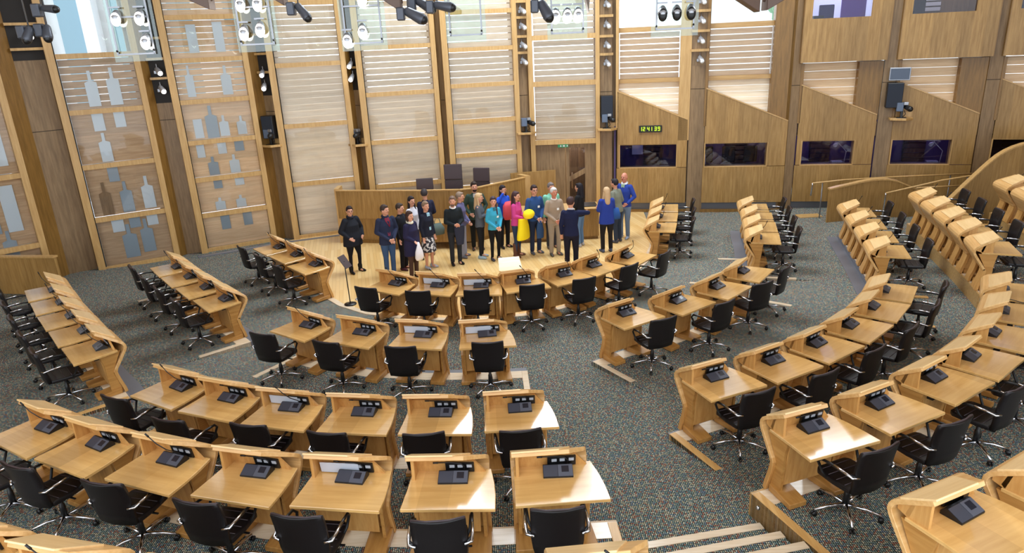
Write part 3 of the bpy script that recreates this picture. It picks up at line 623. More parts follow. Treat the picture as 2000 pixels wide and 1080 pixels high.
# ---------------------------------------------------------------- hanging glass lighting panels and roof members
def rig(x, y, w_, zb, lamps, label, rz=0, hot=True, frame_w=None, i=0):
    r_ = empty('hanging_light_panel', (x, y, zb), rz); h = 2.6
    MB().box(-w_ / 2, w_ / 2, 0, .012, 0, h).build('glass_sheet', GLASSG, r_)
    m = MB(); fw2 = (frame_w or w_ * .78) / 2
    for zz in (.12, .78): m.box(-fw2, fw2, -.1, -.07, zz, zz + .03)
    for xx in (-fw2, fw2): m.box(xx - .015, xx + .015, -.1, -.07, .12, h)
    m.build('steel_frame', STEEL, r_)
    m = MB()
    for xx in (-fw2, fw2): m.tube([(xx, -.12, .2), (xx, .05, .14)], .018, 8)
    m.build('fixing', BLACKP, r_)
    for (lx, lz, on) in lamps:
        mt = LAMPG
        b_ = MB().cone((lx, -.08, lz + .08), (lx, -.2, lz), .07, .095, 16).build('lamp', mt, r_)
        MB().ball((lx, -.24, lz - .03), (.085, .05, .12), 16, 10).build('lamp_glass', BLUEGLOW if on else BLACKP, b_)
        MB().box(lx - .09, lx + .09, -.16, -.13, lz + .17, lz + .2).build('lamp_bracket', STEEL, b_)
    for s_ in (-1, 1): pass
    MB().tube([(-fw2, -.085, h), (-fw2, -.085, 4.9)], .006, 5).build('hanger', STEEL, r_); MB().tube([(fw2, -.085, h), (fw2, -.085, 4.9)], .006, 5).build('hanger', STEEL, r_)
    return tag(r_, label, 'light fitting', 'glass lighting panels hung below the roof')
rig(-6.95, 14.0, .82, 5.17, [(-.2, .78, 1), (.2, .78, 1), (.22, .35, 1), (-.15, 1.35, 1)], 'leftmost hanging glass panel with three glaring lamps', .25)
rig(-4.62, 14.0, .76, 5.24, [(-.18, .85, 1), (.12, .85, 1), (-.2, .35, 1), (.1, .4, 1)], 'second hanging glass panel from the left with four lamps', .15)
rig(-2.6, 14.0, .86, 5.17, [(.0, .35, 1), (.05, .9, 1), (-.3, .2, 1)], 'third hanging glass panel from the left beside the hanging spotlights', .1)
rig(-.65, 14.0, .76, 5.23, [], 'hanging glass panel with an empty steel frame')
rig(1.28, 14.0, .76, 5.18, [(-.22, .45, 1), (.0, .45, 1), (.2, .45, 1)], 'hanging glass panel with three glaring lamps in a row', -.05)
rig(3.33, 14.0, .88, 5.16, [(-.24, .42, 0), (.02, .42, 0), (.28, .42, 0)], 'rightmost hanging glass panel with three unlit lamps', -.15)
def beam(pts_lo, pts_hi, label, i):
    m = MB(); a, b_ = Vector(pts_lo[0]), Vector(pts_lo[1]); c, d = Vector(pts_hi[0]), Vector(pts_hi[1]); off = Vector((.0, .16, 0)); wv = (b_ - a).cross(Vector((0, 0, 1))).normalized() * .0
    m.hexa([a, b_, b_ + Vector((0, .3, 0)), a + Vector((0, .3, 0)), a + Vector((0, 0, .3)), b_ + Vector((0, 0, .3)), b_ + Vector((0, .3, .3)), a + Vector((0, .3, .3))])
    m.tube([b_ + Vector((0, .15, .15)), b_ + Vector((0, .15, 3.2))], .03, 8)
    o = m.build('roof_strut', LOUV, bevel=.01); return tag(o, label, 'roof strut')
beam([(-5.9, 12.6, 6.45), (-5.05, 13.0, 5.97)], [(0, 0, 0), (0, 0, 0)], 'dark roof strut ending left of the second lighting panel', 0)
beam([(-4.2, 12.8, 6.3), (-3.75, 13.0, 5.98)], [(0, 0, 0), (0, 0, 0)], 'short dark roof strut right of the second lighting panel', 1)
beam([(-2.45, 12.8, 6.3), (-1.72, 13.0, 5.78)], [(0, 0, 0), (0, 0, 0)], 'dark roof strut ending at the cluster of hanging spotlights', 2)
beam([(1.42, 12.4, 6.0), (1.58, 13.0, 5.62)], [(0, 0, 0), (0, 0, 0)], 'blunt dark roof strut above the lit lamps left of the doors', 3)
beam([(5.5, 12.6, 6.0), (4.72, 13.0, 5.52)], [(0, 0, 0), (0, 0, 0)], 'dark roof strut rising to the right near the upper booth', 4)
beam([(3.5, 12.6, 6.1), (4.6, 13.0, 5.5)], [(0, 0, 0), (0, 0, 0)], 'pale edged roof strut above the clear top window', 5)
def hang(x, y, z, dx, dz, label, r=.09, ln=.26):
    r_ = empty('hanging_spotlight', (x, y, z)); d = Vector((dx, -.35, dz)).normalized()
    MB().cone((0, 0, 0), d * ln, r * .8, r, 16).build('lamp_body', LAMPD, r_); MB().cone(d * (ln + .015), d * (ln + .03), r * .9, r * .9, 14).build('lens', BLACKP, r_)
    MB().box(-.2, -.06, -.08, .08, -.14, .08).build('ballast', LAMPD, r_, bevel=.02)
    MB().tube([(0, 0, .05), (0, 0, 3.0)], .012, 6).build('hanging_rod', STEEL, r_)
    return tag(r_, label, 'spotlight', 'spotlights hung from the roof')
hang(-1.6, 13, 5.78, .9, -.5, 'large grey hanging spotlight at the end of the roof strut', .1, .28); hang(-1.44, 13.45, 5.96, .8, -.5, 'second grey hanging spotlight behind the large one', .09); hang(-1.1, 13.2, 5.88, .9, -.2, 'rightmost grey spotlight of the hanging cluster', .09)
hang(-3.5, 13, 5.95, .5, -.6, 'boxy dark hanging spotlight between two lighting panels', .08); hang(.75, 13, 5.8, .3, -.6, 'dark hanging spotlight left of the three glaring lamps', .1)
hang(-8.25, 13, 5.78, -.2, -.8, 'left one of two spotlights hung on rods at the far left', .085, .16); hang(-8.0, 13.1, 5.8, .1, -.8, 'right one of two spotlights hung on rods at the far left', .085, .16); hang(-7.9, 13, 6.12, .8, -.1, 'dark spotlight at the top edge near the left column', .07)

# ---------------------------------------------------------------- outside, seen through the clear top lights
m = MB(); m.box(-22, -8, 27, 30, 0, 16); fa = tag(m.build('far_building', FACADE), 'pale building outside the clear top light at the left', 'building')
m = MB()
for x in range(-21, -9, 2): m.box(x, x + .5, 26.6, 27, 0, 16)
m.build('pilaster', WHITEP, fa)
m = MB()
for x in range(-20, -9, 2): m.box(x, x + .9, 26.95, 27, 1, 15)
m.build('window_strip', FACADEG, fa)
m = MB(); m.box(9.5, 22, 34, 38, 0, 16); fa = tag(m.build('far_building', FACADE), 'white office block outside the clear window at the upper right', 'building')
m = MB()
for i in range(6): m.box(9.9 + i * .9, 10.4 + i * .9, 33.95, 34, 7.2, 8.0)
m.box(9.5, 22, 33.95, 34, 9.2, 11); m.build('window_strip', FACADEG, fa)
m = MB(); rr = random.Random(4)
for i in range(40): m.ball((12.6 + rr.uniform(-1, 1), 31 + rr.uniform(-.6, .6), 7.0 + rr.uniform(-1.6, 1.2)), rr.uniform(.25, .5), 7, 5)
m.tube([(12.6, 31, 0), (12.6, 31, 6)], .15, 8); tag(m.build('tree', TREEG), 'green tree outside the clear window at the upper right', 'tree')
# upper closing wall and ceiling shell over the chamber
m = MB(); m.box(-18, 18, 1, 23, 10.6, 10.8); struct(m.build('ceiling', OAKD))

# unseen side walls of the chamber, added to cut fill light from the sides
struct(MB().prism([(15.6, 18.2), (17.3, 8), (17.3, 0), (17.6, 0), (17.6, 8), (16.0, 18.4)], 0, 10.6).build('wall_right', OAK))
struct(MB().prism([(-13.2, 14.7), (-15.6, 8), (-15.6, 0), (-15.9, 0), (-15.9, 8.1), (-13.5, 14.9)][::-1], 0, 10.6).build('wall_left', OAK))
# ---------------------------------------------------------------- presiding desk, clerks' table, counter
def wallpath(m, P, t, z0, z1):
    P = [Vector(p) for p in P]
    for i in range(len(P) - 1):
        d = (P[i + 1] - P[i]).normalized(); n = Vector((-d.y, d.x)) * t; m.prism([P[i], P[i + 1], P[i + 1] + n, P[i] + n], z0, z1)
    return m
dk = empty('presiding_desk', (0, 0, 0))
front = [(-4.78, 19.0), (-3.6, 18.72), (-2.4, 18.45), (-1.3, 18.3), (-.9, 18.4), (-.1, 19.1), (.62, 19.72)]
wallpath(MB(), front, .07, .72, 1.5).build('upper_panel', OAK, dk); wallpath(MB(), [(p[0], p[1] + .05) for p in front], .06, .0, .74).build('lower_panel', OAK, dk)
wallpath(MB(), [(p[0], p[1] - .02) for p in front], .1, 1.5, 1.525).build('top_rail', OAKF, dk)
wallpath(MB(), [(p[0], p[1] + .07) for p in front[:5]], .6, 1.18, 1.22).build('work_top', EDGE, dk)
MB().box(-4.82, -4.7, 19.0, 19.5, 0, 1.56).build('end_board', OAKF, dk); MB().prism([(.5, 19.62), (.66, 19.62), (.42, 20.0), (.28, 19.95)], 0, 1.56).build('end_board', OAKF, dk)
wallpath(MB(), [(p[0], p[1] + .02) for p in front], .05, 0, .1).build('plinth', OAKD, dk)
tag(dk, 'long curved oak presiding desk front behind the visitors', 'desk')
sc = MB(); wallpath(sc, [(.1, 20.35), (1.45, 20.55)], .06, 0, 1.52); tag(sc.build('oak_screen', OAK), 'tall oak screen behind the counter, left of the double doors', 'screen')
tb = empty('clerks_table', (-1.95, 17.9, 0)); m = MB(); m.prism([(-1.25, .1), (1.2, -.15), (1.25, .45), (-1.2, .62)], .7, .74); m.build('table_top', OAKF, tb, bevel=.006)
m = MB(); m.hexa([(-1.2, .12, .2), (1.15, -.1, .2), (1.15, -.06, .2), (-1.2, .16, .2), (-1.2, .12, .7), (1.15, -.1, .7), (1.15, -.06, .7), (-1.2, .16, .7)]); m.build('front_panel', OAK, tb)
for x, y in ((-1.15, .2), (1.1, 0), (1.15, .4), (-1.1, .55)): MB().box(x - .03, x + .03, y - .03, y + .03, 0, .7).build('leg', OAKD, tb)
tag(tb, 'low oak table in front of the presiding desk, behind the visitors', 'table')
ct = empty('oak_counter', (0, 0, 0)); m = MB(); m.prism([(.15, 18.05), (2.42, 18.15), (2.42, 18.85), (.15, 18.75)], .1, .85); m.build('counter_body', OAK, ct); m = MB(); m.prism([(.12, 18.02), (2.45, 18.12), (2.45, 18.9), (.12, 18.8)], .85, .88); m.build('counter_top', OAKF, ct, bevel=.005); m = MB(); m.prism([(.2, 18.1), (2.4, 18.2), (2.4, 18.8), (.2, 18.7)], 0, .1); m.build('plinth', OAKD, ct)
tag(ct, 'oak counter behind the visitors at the right of the well', 'counter')
tag(MB().box(.93, 1.2, 18.45, 18.49, .88, 1.22).build('counter_screen', BLACKP, bevel=.006), 'black flat screen standing on the oak counter', 'screen')
tag(MB().box(2.0, 2.4, 18.3, 18.75, .88, .91).build('desk_pad', BLACKP, bevel=.005), 'black pad lying on the right end of the counter', 'pad')
def highchair(x, y, h, w_, rz, label):
    r_ = empty('high_backed_chair', (x, y, 0), rz); m = MB()
    for i in range(3):
        z0 = .65 + (h - .65) * i / 3; z1 = .65 + (h - .65) * (i + 1) / 3 - .01
        m.hexa([(-w_ / 2, .0, z0), (w_ / 2, .0, z0), (w_ / 2, .08, z0), (-w_ / 2, .08, z0), (-w_ / 2, .0 + .02, z1), (w_ / 2, .02, z1), (w_ / 2, .1, z1), (-w_ / 2, .1, z1)])
    m.build('backrest', LEATHB, r_, bevel=.02, seg=2); MB().box(-w_ / 2, w_ / 2, -.5, 0, .6, .7).build('seat', LEATHB, r_, bevel=.03, seg=2)
    MB().cone((0, -.25, .1), (0, -.25, .6), .03, .03).build('gas_column', CHROME, r_)
    m = MB()
    for k in range(5):
        a = 2 * math.pi * k / 5; m.tube([(0, -.25, .1), (.3 * math.cos(a), -.25 + .3 * math.sin(a), .03)], [.03, .02], 6)
    m.build('star_base', CHROME, r_); return tag(r_, label, 'chair', 'chairs behind the presiding desk')
highchair(-2.35, 19.45, 1.66, .48, .05, 'dark leather chair back showing left of the tall one'); highchair(-1.55, 19.7, 1.98, .52, -.1, 'tallest dark leather chair in the middle behind the presiding desk'); highchair(-.75, 19.6, 1.86, .48, -.3, 'dark leather chair back showing right of the tall one')
# music stand like lectern at the left of the well
ms = empty('sheet_stand', (-3.5, 13.95, .012)); MB().loft([(0, 0, 0, .13, .13), (0, 0, .02, .13, .13), (0, 0, .03, .03, .03)], 20).build('stand_base', BLACKP, ms); MB().tube([(0, 0, .02), (-.02, 0, .98)], .012, 8).build('pole', BLACKP, ms)
m = MB(); m.hexa([(.02, -.12, .84), (.1, .1, .84), (.115, .095, .84), (.035, -.125, .84), (-.14, -.06, 1.08), (-.06, .16, 1.08), (-.045, .155, 1.08), (-.125, -.065, 1.08)]); m.build('sheet_rest', LEATHB, ms); tag(ms, 'thin black sheet stand beside the woman in the padded jacket', 'stand')

# ---------------------------------------------------------------- curved screens and handrails at the right
def curved_wall(A, B_, prof, t, label, capw=.09):
    A = Vector(A); B_ = Vector(B_); d = (B_ - A).normalized(); rz = math.atan2(d.y, d.x); r_ = empty('curved_screen', (A.x, A.y, 0), rz)
    m = MB()
    for (u0, z0), (u1, z1) in zip(prof, prof[1:]): m.vprism([(u0, 0), (u1, 0), (u1, z1), (u0, z0)], 0, t)
    m.build('panel', OAK, r_); m = MB()
    for (u0, z0), (u1, z1) in zip(prof, prof[1:]): m.hexa([(u0, -.02, z0), (u1, -.02, z1), (u1, t + capw, z1), (u0, t + capw, z0), (u0, -.02, z0 + .04), (u1, -.02, z1 + .04), (u1, t + capw, z1 + .04), (u0, t + capw, z0 + .04)])
    m.build('cap_rail', OAKF, r_); return tag(r_, label, 'screen')
curved_wall((8.73, 18.4), (13.5, 18.1), [(0, 1.0), (.26, 1.06), (.52, 1.11), (.8, 1.17), (1.05, 1.21), (1.3, 1.225), (1.55, 1.215), (1.8, 1.15), (2.01, 1.06), (2.25, .95), (2.51, .82), (2.87, .64), (3.3, .5)], .06, 'low oak screen with a hump shaped top beside the right block of desks')
curved_wall((11, 17.3), (16.0, 16.8), [(0, .46), (.15, .62), (.33, .83), (.59, 1.14), (.85, 1.44), (1.0, 1.61), (1.16, 1.78), (1.32, 1.93), (1.48, 2.04), (1.66, 2.13), (1.87, 2.2), (2.4, 2.3), (4.5, 2.34)], .06, 'tall oak screen with a rising curved top at the right edge')
def rail(pts, label, posts=(), wood_=True):
    r_ = empty('handrail'); MB().tube([Vector(p) for p in pts[1:]], .022, 8).build('rail', OAKF if wood_ else CHROME, r_); MB().tube([Vector(pts[0]), Vector(pts[1]) - Vector((0, 0, .05)), Vector(pts[1])], .022, 8).build('bent_end', CHROME, r_)
    for (x, y, z) in posts: MB().tube([(x, y, 0), (x, y, z)], .016, 6).build('post', STEEL, r_)
    return tag(r_, label, 'handrail')
rail([(8.44, 18.88, .76), (8.46, 18.88, 1.11), (9.33, 18.84, 1.17), (10.86, 18.78, 1.2), (12.9, 18.68, 1.21)], 'long upper handrail running along the booths at the right', [(8.75, 18.9, 1.1), (10.0, 18.84, 1.17), (12.2, 18.74, 1.2)])
rail([(9.98, 17.9, .3), (10.0, 17.9, .96), (11.38, 17.79, 1.26), (12.5, 17.7, 1.41), (13.37, 17.63, 1.54), (15, 17.5, 1.75)], 'handrail with a chrome end climbing across the hump shaped screen', [(12.0, 17.74, 1.34)])
rail([(11.1, 18.56, .9), (11.2, 18.56, .91), (12.5, 18.5, .93)], 'short lower handrail behind the hump shaped screen', [(12.4, 18.5, .9)])
lb = MB(); lb.box(8.25, 8.9, 19.0, 19.35, .0, .12); tag(lb.build('oak_step', OAKF, bevel=.01), 'small oak step at the foot of the long handrail', 'step')
cs = empty('corner_screen', (-12.6, 15.62, 0))
m = MB(); m.vprism([(0, 0), (2.18, 0), (2.18, 1.02), (0, 1.02)], 0, .07); m.build('panel', OAK, cs); MB().box(-.02, 2.2, -.03, .1, 1.0, 1.04).build('cap_rail', OAKF, cs); cs.rotation_euler = (0, 0, R(-9.2)); tag(cs, 'low oak screen at the left edge behind the desks', 'screen')

# ---------------------------------------------------------------- member's desk: origin on the floor below the middle of the seat-side edge, front towards +y
def make_desk():
    r_ = empty('member_desk')
    m = MB(); m.prism([(-.44, 0), (.44, -.01), (.43, .2), (.405, .4), (.36, .62), (-.42, .62), (-.425, .3)], .695, .73); m.build('tabletop', TOPW, r_, bevel=.005)
    # bent front board: folds over at the top as a hood and kinks inwards at knee height
    cur = [(.405, .995, -.44, .12), (.5, .94, -.44, .18), (.6, .88, -.44, .26), (.67, .84, -.44, .31), (.715, .805, -.44, .33), (.735, .77, -.44, .335), (.74, .73, -.44, .335), (.725, .69, -.44, .335), (.68, .62, -.44, .335), (.62, .53, -.44, .335), (.56, .44, -.44, .335), (.535, .4, -.44, .335)]
    MB().ribbon(cur, 0, 0, .042).build('front_board', EDGE, r_, bevel=.004)
    m = MB(); m.hexa([(-.44, .388, 1.024), (.02, .388, 1.024), (.16, .66, .866), (-.44, .66, .866), (-.44, .396, 1.04), (.02, .396, 1.04), (.16, .668, .884), (-.44, .668, .884)]); m.build('lid', HOODW, r_, bevel=.003)
    for (a, b_, c, d) in ((-.44, -.18, -.44, -.14), (.08, .335, .1, .335)):
        MB().ribbon([(.548, .42, a, b_), (.53, .38, a, b_), (.535, .33, a, b_), (.56, .22, a, b_), (.6, .08, c, d), (.615, .0, c, d)], 0, 0, .05).build('leg', LEGW, r_, bevel=.004)
    for x in (-.40,):
        m = MB(); prof = [(.44, .73), (.44, .96), (.6, .865), (.7, .8), (.7, .75), (.6, .72)]
        n = len(prof); vs = [(x, p[0], p[1]) for p in prof] + [(x + .03, p[0], p[1]) for p in prof]
        m.add(vs, [tuple(range(n)), tuple(range(2 * n - 1, n - 1, -1))] + [(i, n + i, n + (i + 1) % n, (i + 1) % n) for i in range(n)]); m.build('hood_side', LEGW, r_)
    for x in (-.4, .27):
        m = MB(); prof = [(.36, .695), (.66, .695), (.52, .42), (.5, .36), (.58, .02), (.42, .02), (.40, .38), (.4, .5)]
        n = len(prof); vs = [(x, p[0], p[1]) for p in prof] + [(x + .035, p[0], p[1]) for p in prof]
        m.add(vs, [tuple(range(n)), tuple(range(2 * n - 1, n - 1, -1))] + [(i, n + i, n + (i + 1) % n, (i + 1) % n) for i in range(n)]); m.build('side_panel', FOOTW, r_)
    m = MB(); m.hexa([(-.36, .42, .14), (.24, .42, .14), (.24, .44, .14), (-.36, .44, .14), (-.36, .36, .69), (.26, .36, .69), (.26, .38, .69), (-.36, .38, .69)]); m.build('knee_panel', LEGW, r_)
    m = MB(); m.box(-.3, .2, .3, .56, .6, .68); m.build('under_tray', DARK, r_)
    for (x0, x1, dx) in ((-.42, -.2, -.03), (.1, .33, .03)):
        m = MB(); m.hexa([(x0 + dx, .2, .0), (x1 + dx, .2, .0), (x1, .56, .0), (x0, .56, .0), (x0 + dx, .2, .06), (x1 + dx, .2, .06), (x1, .56, .09), (x0, .56, .09)]); m.build('foot_block', FOOTW, r_, bevel=.006)
    m = MB(); m.hexa([(-.4, .6, .72), (.32, .57, .72), (.32, .6, .72), (-.4, .63, .75), (-.4, .56, .87), (.2, .55, .87), (.2, .58, .87), (-.4, .59, .87)]); m.build('recess_panel', LEGW, r_)
    MB().hexa([(-.08, .552, .745), (.2, .552, .745), (.2, .575, .745), (-.08, .575, .745), (-.08, .53, .86), (.2, .53, .86), (.2, .555, .86), (-.08, .555, .86)]).build('socket_panel', BLACKP, r_)
    m = MB()
    for i, x in enumerate((-.04, .04, .13)): m.hexa([(x, .534, .805), (x + .05, .534, .805), (x + .05, .546, .805), (x, .546, .805), (x, .5275, .838), (x + .05, .5275, .838), (x + .05, .54, .838), (x, .54, .838)])
    m.hexa([(-.045, .5445, .808), (.185, .5445, .808), (.185, .548, .808), (-.045, .548, .808), (-.045, .5375, .836), (.185, .5375, .836), (.185, .541, .836), (-.045, .541, .836)])
    m.build('sockets', SOCK, r_)
    return r_
def console_base():
    r_ = empty('microphone_console')
    m = MB()
    def wedge(x0, x1): 
        pr = [(.0, .0), (.17, .0), (.17, .03), (.14, .065), (.12, .07), (.0, .015)]; n = len(pr)
        vs = [(x0, p[0], p[1]) for p in pr] + [(x1, p[0], p[1]) for p in pr]; m.add(vs, [tuple(range(n)), tuple(range(2 * n - 1, n - 1, -1))] + [(i, n + i, n + (i + 1) % n, (i + 1) % n) for i in range(n)])
    wedge(-.145, .145); m.build('console_body', BLACKP, r_)
    pl = lambda x0, x1, s0, s1, h: [(x0, .12 * s0, .015 + .055 * s0 + h), (x1, .12 * s0, .015 + .055 * s0 + h), (x1, .12 * s1, .015 + .055 * s1 + h), (x0, .12 * s1, .015 + .055 * s1 + h)]
    def plate(x0, x1, s0, s1, h0, h1): return [*pl(x0, x1, s0, s1, h0), *pl(x0, x1, s0, s1, h1)]
    MB().hexa(plate(.0, .142, .03, .97, -.002, .005)).build('key_panel', KEYS, r_); MB().hexa(plate(-.142, -.003, .03, .97, -.002, .003)).build('speaker_grille', GREYP, r_)
    MB().hexa(plate(.035, .105, .35, .85, .003, .007)).build('screen', SCREEN, r_)
    return r_
def mic(r_, var):
    P = {0: [(.1, .15, .05), (.1, .15, .1), (.07, .15, .13), (-.02, .15, .145), (-.15, .14, .15)],
         1: [(.1, .15, .05), (.1, .09, .12), (.06, .0, .2), (0, -.05, .29), (-.06, -.07, .37)],
         2: [(.1, .15, .05), (.1, .15, .1), (.08, .15, .12), (.0, .15, .125), (-.13, .15, .13)],
         3: [(.1, .15, .05), (.11, .1, .12), (.08, .02, .16), (-.02, -.12, .17), (-.14, -.26, .2)]}[var]
    a = MB().tube(P, .006, 6).build('microphone_stem', BLACKP, r_); d = (Vector(P[-1]) - Vector(P[-2])).normalized(); p = Vector(P[-1])
    MB().tube([p, p + d * .05], [.01, .009], 8).build('microphone_head', BLACKP, a)
    return r_
def make_chair():
    r_ = empty('swivel_chair')
    m = MB(); vs = []; n = 9; rows = [(.435, -.195, .21), (.56, -.215, .228), (.68, -.225, .235), (.8, -.24, .238), (.9, -.262, .238), (.945, -.275, .236), (.955, -.283, .22)]
    for side in (0, 1):
        for (z, y, hw) in rows:
            for i in range(n):
                u = -1 + 2 * i / (n - 1); vs.append((hw * u, y - .04 * (1 - u * u) * (1 if True else 0) + .0 - side * .04, z - (.0 if abs(u) < .9 else .006) - .012 * (1 - u * u) * (1 if z > .9 else 0)))
    nr = len(rows); fs = []; b_ = nr * n
    for j in range(nr - 1):
        for i in range(n - 1):
            a = j * n + i; fs += [(a, a + 1, a + n + 1, a + n), (b_ + a, b_ + a + n, b_ + a + n + 1, b_ + a + 1)]
    for i in range(n - 1): fs += [(i, b_ + i, b_ + i + 1, i + 1), ((nr - 1) * n + i, (nr - 1) * n + i + 1, b_ + (nr - 1) * n + i + 1, b_ + (nr - 1) * n + i)]
    for j in range(nr - 1): fs += [(j * n, (j + 1) * n, b_ + (j + 1) * n, b_ + j * n), (j * n + n - 1, b_ + j * n + n - 1, b_ + (j + 1) * n + n - 1, (j + 1) * n + n - 1)]
    m.add(vs, fs, True); m.build('backrest', LEATH, r_)
    MB().tube([(-.232, -.3, .945), (-.1, -.325, .94), (.1, -.325, .94), (.232, -.3, .945)], .012, 6).build('top_piping', LEATHB, r_)
    m = MB(); m.prism([(-.22, -.2), (.22, -.2), (.235, .0), (.22, .2), (.18, .24), (-.18, .24), (-.22, .2), (-.235, 0)], .42, .475); m.build('seat', LEATH, r_, bevel=.018, seg=2)
    m = MB()
    for j in range(4): m.tube([(-.2, -.12 + j * .1, .476), (.2, -.12 + j * .1, .476)], .006, 4)
    m.build('seat_seams', LEATHB, r_)
    for s in (-1, 1):
        a = MB().tube([(s * .235, -.26, .66), (s * .275, -.2, .665), (s * .275, .0, .67), (s * .272, .12, .655), (s * .26, .17, .6), (s * .245, .12, .5), (s * .2, .06, .42)], .015, 7).build('armrest', BLACKP, r_)
        MB().tube([(s * .21, -.285, .655), (s * .275, -.26, .66), (s * .283, -.18, .676), (s * .28, -.04, .682)], .013, 6).build('arm_rail', CHROME, a)
    MB().loft([(0, 0, .1, .035, .035), (0, 0, .26, .03, .03), (0, 0, .27, .022, .022), (0, 0, .4, .022, .022)], 12).build('gas_column', BLACKP, r_)
    m = MB(); m.box(-.1, .1, -.12, .1, .375, .42); m.box(.1, .26, -.01, .01, .39, .4); m.build('seat_mechanism', BLACKP, r_)
    m = MB(); m.loft([(0, 0, .075, .045, .045), (0, 0, .125, .04, .04)], 12)
    for k in range(5):
        a = 2 * math.pi * k / 5 + .31; c, s = math.cos(a), math.sin(a); m.tube([(.03 * c, .03 * s, .11), (.18 * c, .18 * s, .105), (.33 * c, .33 * s, .075)], [.022, .019, .013], 6)
    m.build('star_base', CHROME, r_)
    for k in range(5):
        a = 2 * math.pi * k / 5 + .31; c, s = math.cos(a), math.sin(a); m = MB()
        for t in (-.016, .016): m.tube([(.33 * c - s * t * .6 + s * .0, .33 * s + c * t * .6, .03), (.33 * c - s * t * 1.3, .33 * s + c * t * 1.3, .03)], .029, 10)
        m.tube([(.33 * c, .33 * s, .03), (.33 * c, .33 * s, .075)], .008, 6); m.build('caster', BLACKP, r_)
    return r_
desk0 = make_desk(); chair0 = make_chair(); cons = []
for v in range(4):
    c = console_base(); mic(c, v); cons.append(c)
used = {'d': False, 'c': False, 0: False, 1: False, 2: False, 3: False}
def take(key, proto):
    if not used[key]: used[key] = True; return proto
    return copy_tree(proto)
GN = {'R1L': 'front row left block', 'R1A': 'front row centre arc', 'R1R': 'front row right block', 'R2L': 'second row left block', 'R2A': 'second row left arc', 'R2B': 'second row right arc', 'R2R': 'second row right block',
      'R3L': 'third row left block', 'R3A': 'third row left arc', 'R3B': 'third row right arc', 'R3R': 'third row right block', 'R4A': 'fourth row left arc', 'R4B': 'fourth row right arc', 'R4R': 'fourth row right block',
      'R5A': 'rearmost row left arc', 'R5B': 'rearmost row right arc', 'R5R': 'rearmost row right block'}
rnd = random.Random(7)
for g, D in DESKS.items():
    straight = g[2] in 'LR'; n = len(D)
    for i, (x, y, z, a) in enumerate(D):
        od = ORD[i] + (' from the wall' if straight else ' from the left')
        if n == 1: od = ''
        d = take('d', desk0); d.location = (x, y, z + (.006 if z else .016)); d.rotation_euler = (0, 0, R(a))
        tag(d, 'pale wood desk, %s in the %s' % (od, GN[g]), 'desk', 'curved members desks')
        v = 0 if g in ('R4A', 'R3A', 'R2A') else 2 if g in ('R2B', 'R3B', 'R4B', 'R5B') else 1
        if g in ('R2R',) and i in (0, 1, 2): v = 3
        if (g, i) in (('R4A', 2), ('R3A', 0), ('R3A', 2), ('R4A', 0), ('R5R', 0), ('R2A', 0)): v = 1
        if (g, i) in (('R4B', 5), ('R4B', 6)): v = 3
        c = take(v, cons[v]); cx, cy = loc_pt((x, y, z, a), .005, .37); c.location = (cx, cy, z + .73 + (.006 if z else .016)); c.rotation_euler = (0, 0, R(a + rnd.uniform(-4, 4)))
        tag(c, 'black microphone console on the desk %s in the %s' % (od, GN[g]), 'microphone console', 'microphone consoles on the desks')
    for i, ch in enumerate(CHAIRS.get(g, [])):
        od = ORD[i] + (' from the wall' if straight else ' from the left')
        x, y, a = ch; dz = D[min(i, n - 1)][2]; c = take('c', chair0); c.location = (x, y, dz + .004); c.rotation_euler = (0, 0, R(a))
        tag(c, 'black leather swivel chair, %s in the %s' % (od, GN[g]), 'chair', 'black swivel chairs at the desks')
    if g[:2] == 'R2' or True: pass
# papers and reading board
d = DESKS['R1A'][3]; bx, by = loc_pt(d, -.2, .62)
o = MB().hexa([(-.23, -.16, -.08), (.23, -.16, -.08), (.21, .16, .09), (-.21, .16, .09), (-.23, -.17, -.05), (.23, -.17, -.05), (.21, .15, .12), (-.21, .15, .12)]).build('reading_board', HOODW, loc=(bx, by, 1.08), rz=R(d[3] - 8), bevel=.004); tag(o, 'square cream reading board on the hood of the middle front desk', 'board')
for (g, i) in (('R1A', 1), ('R1A', 2), ('R2A', 2), ('R2A', 3), ('R3A', 2), ('R4A', 4)):
    d = DESKS[g][i]; z = d[2] + .006; px_, py_ = loc_pt(d, -.1, 0)
    o = MB().hexa([(-.24, .535, .74), (.16, .535, .74), (.16, .545, .74), (-.24, .545, .74), (-.24, .515, .86), (.16, .515, .86), (.16, .525, .86), (-.24, .525, .86)]).build('printed_card', PAPER, loc=(px_, py_, z + (.01 if not d[2] else 0)), rz=R(d[3]), bevel=.001); tag(o, 'pale card under the hood, desk %s from left, %s' % (ORD[i], GN[g]), 'card')

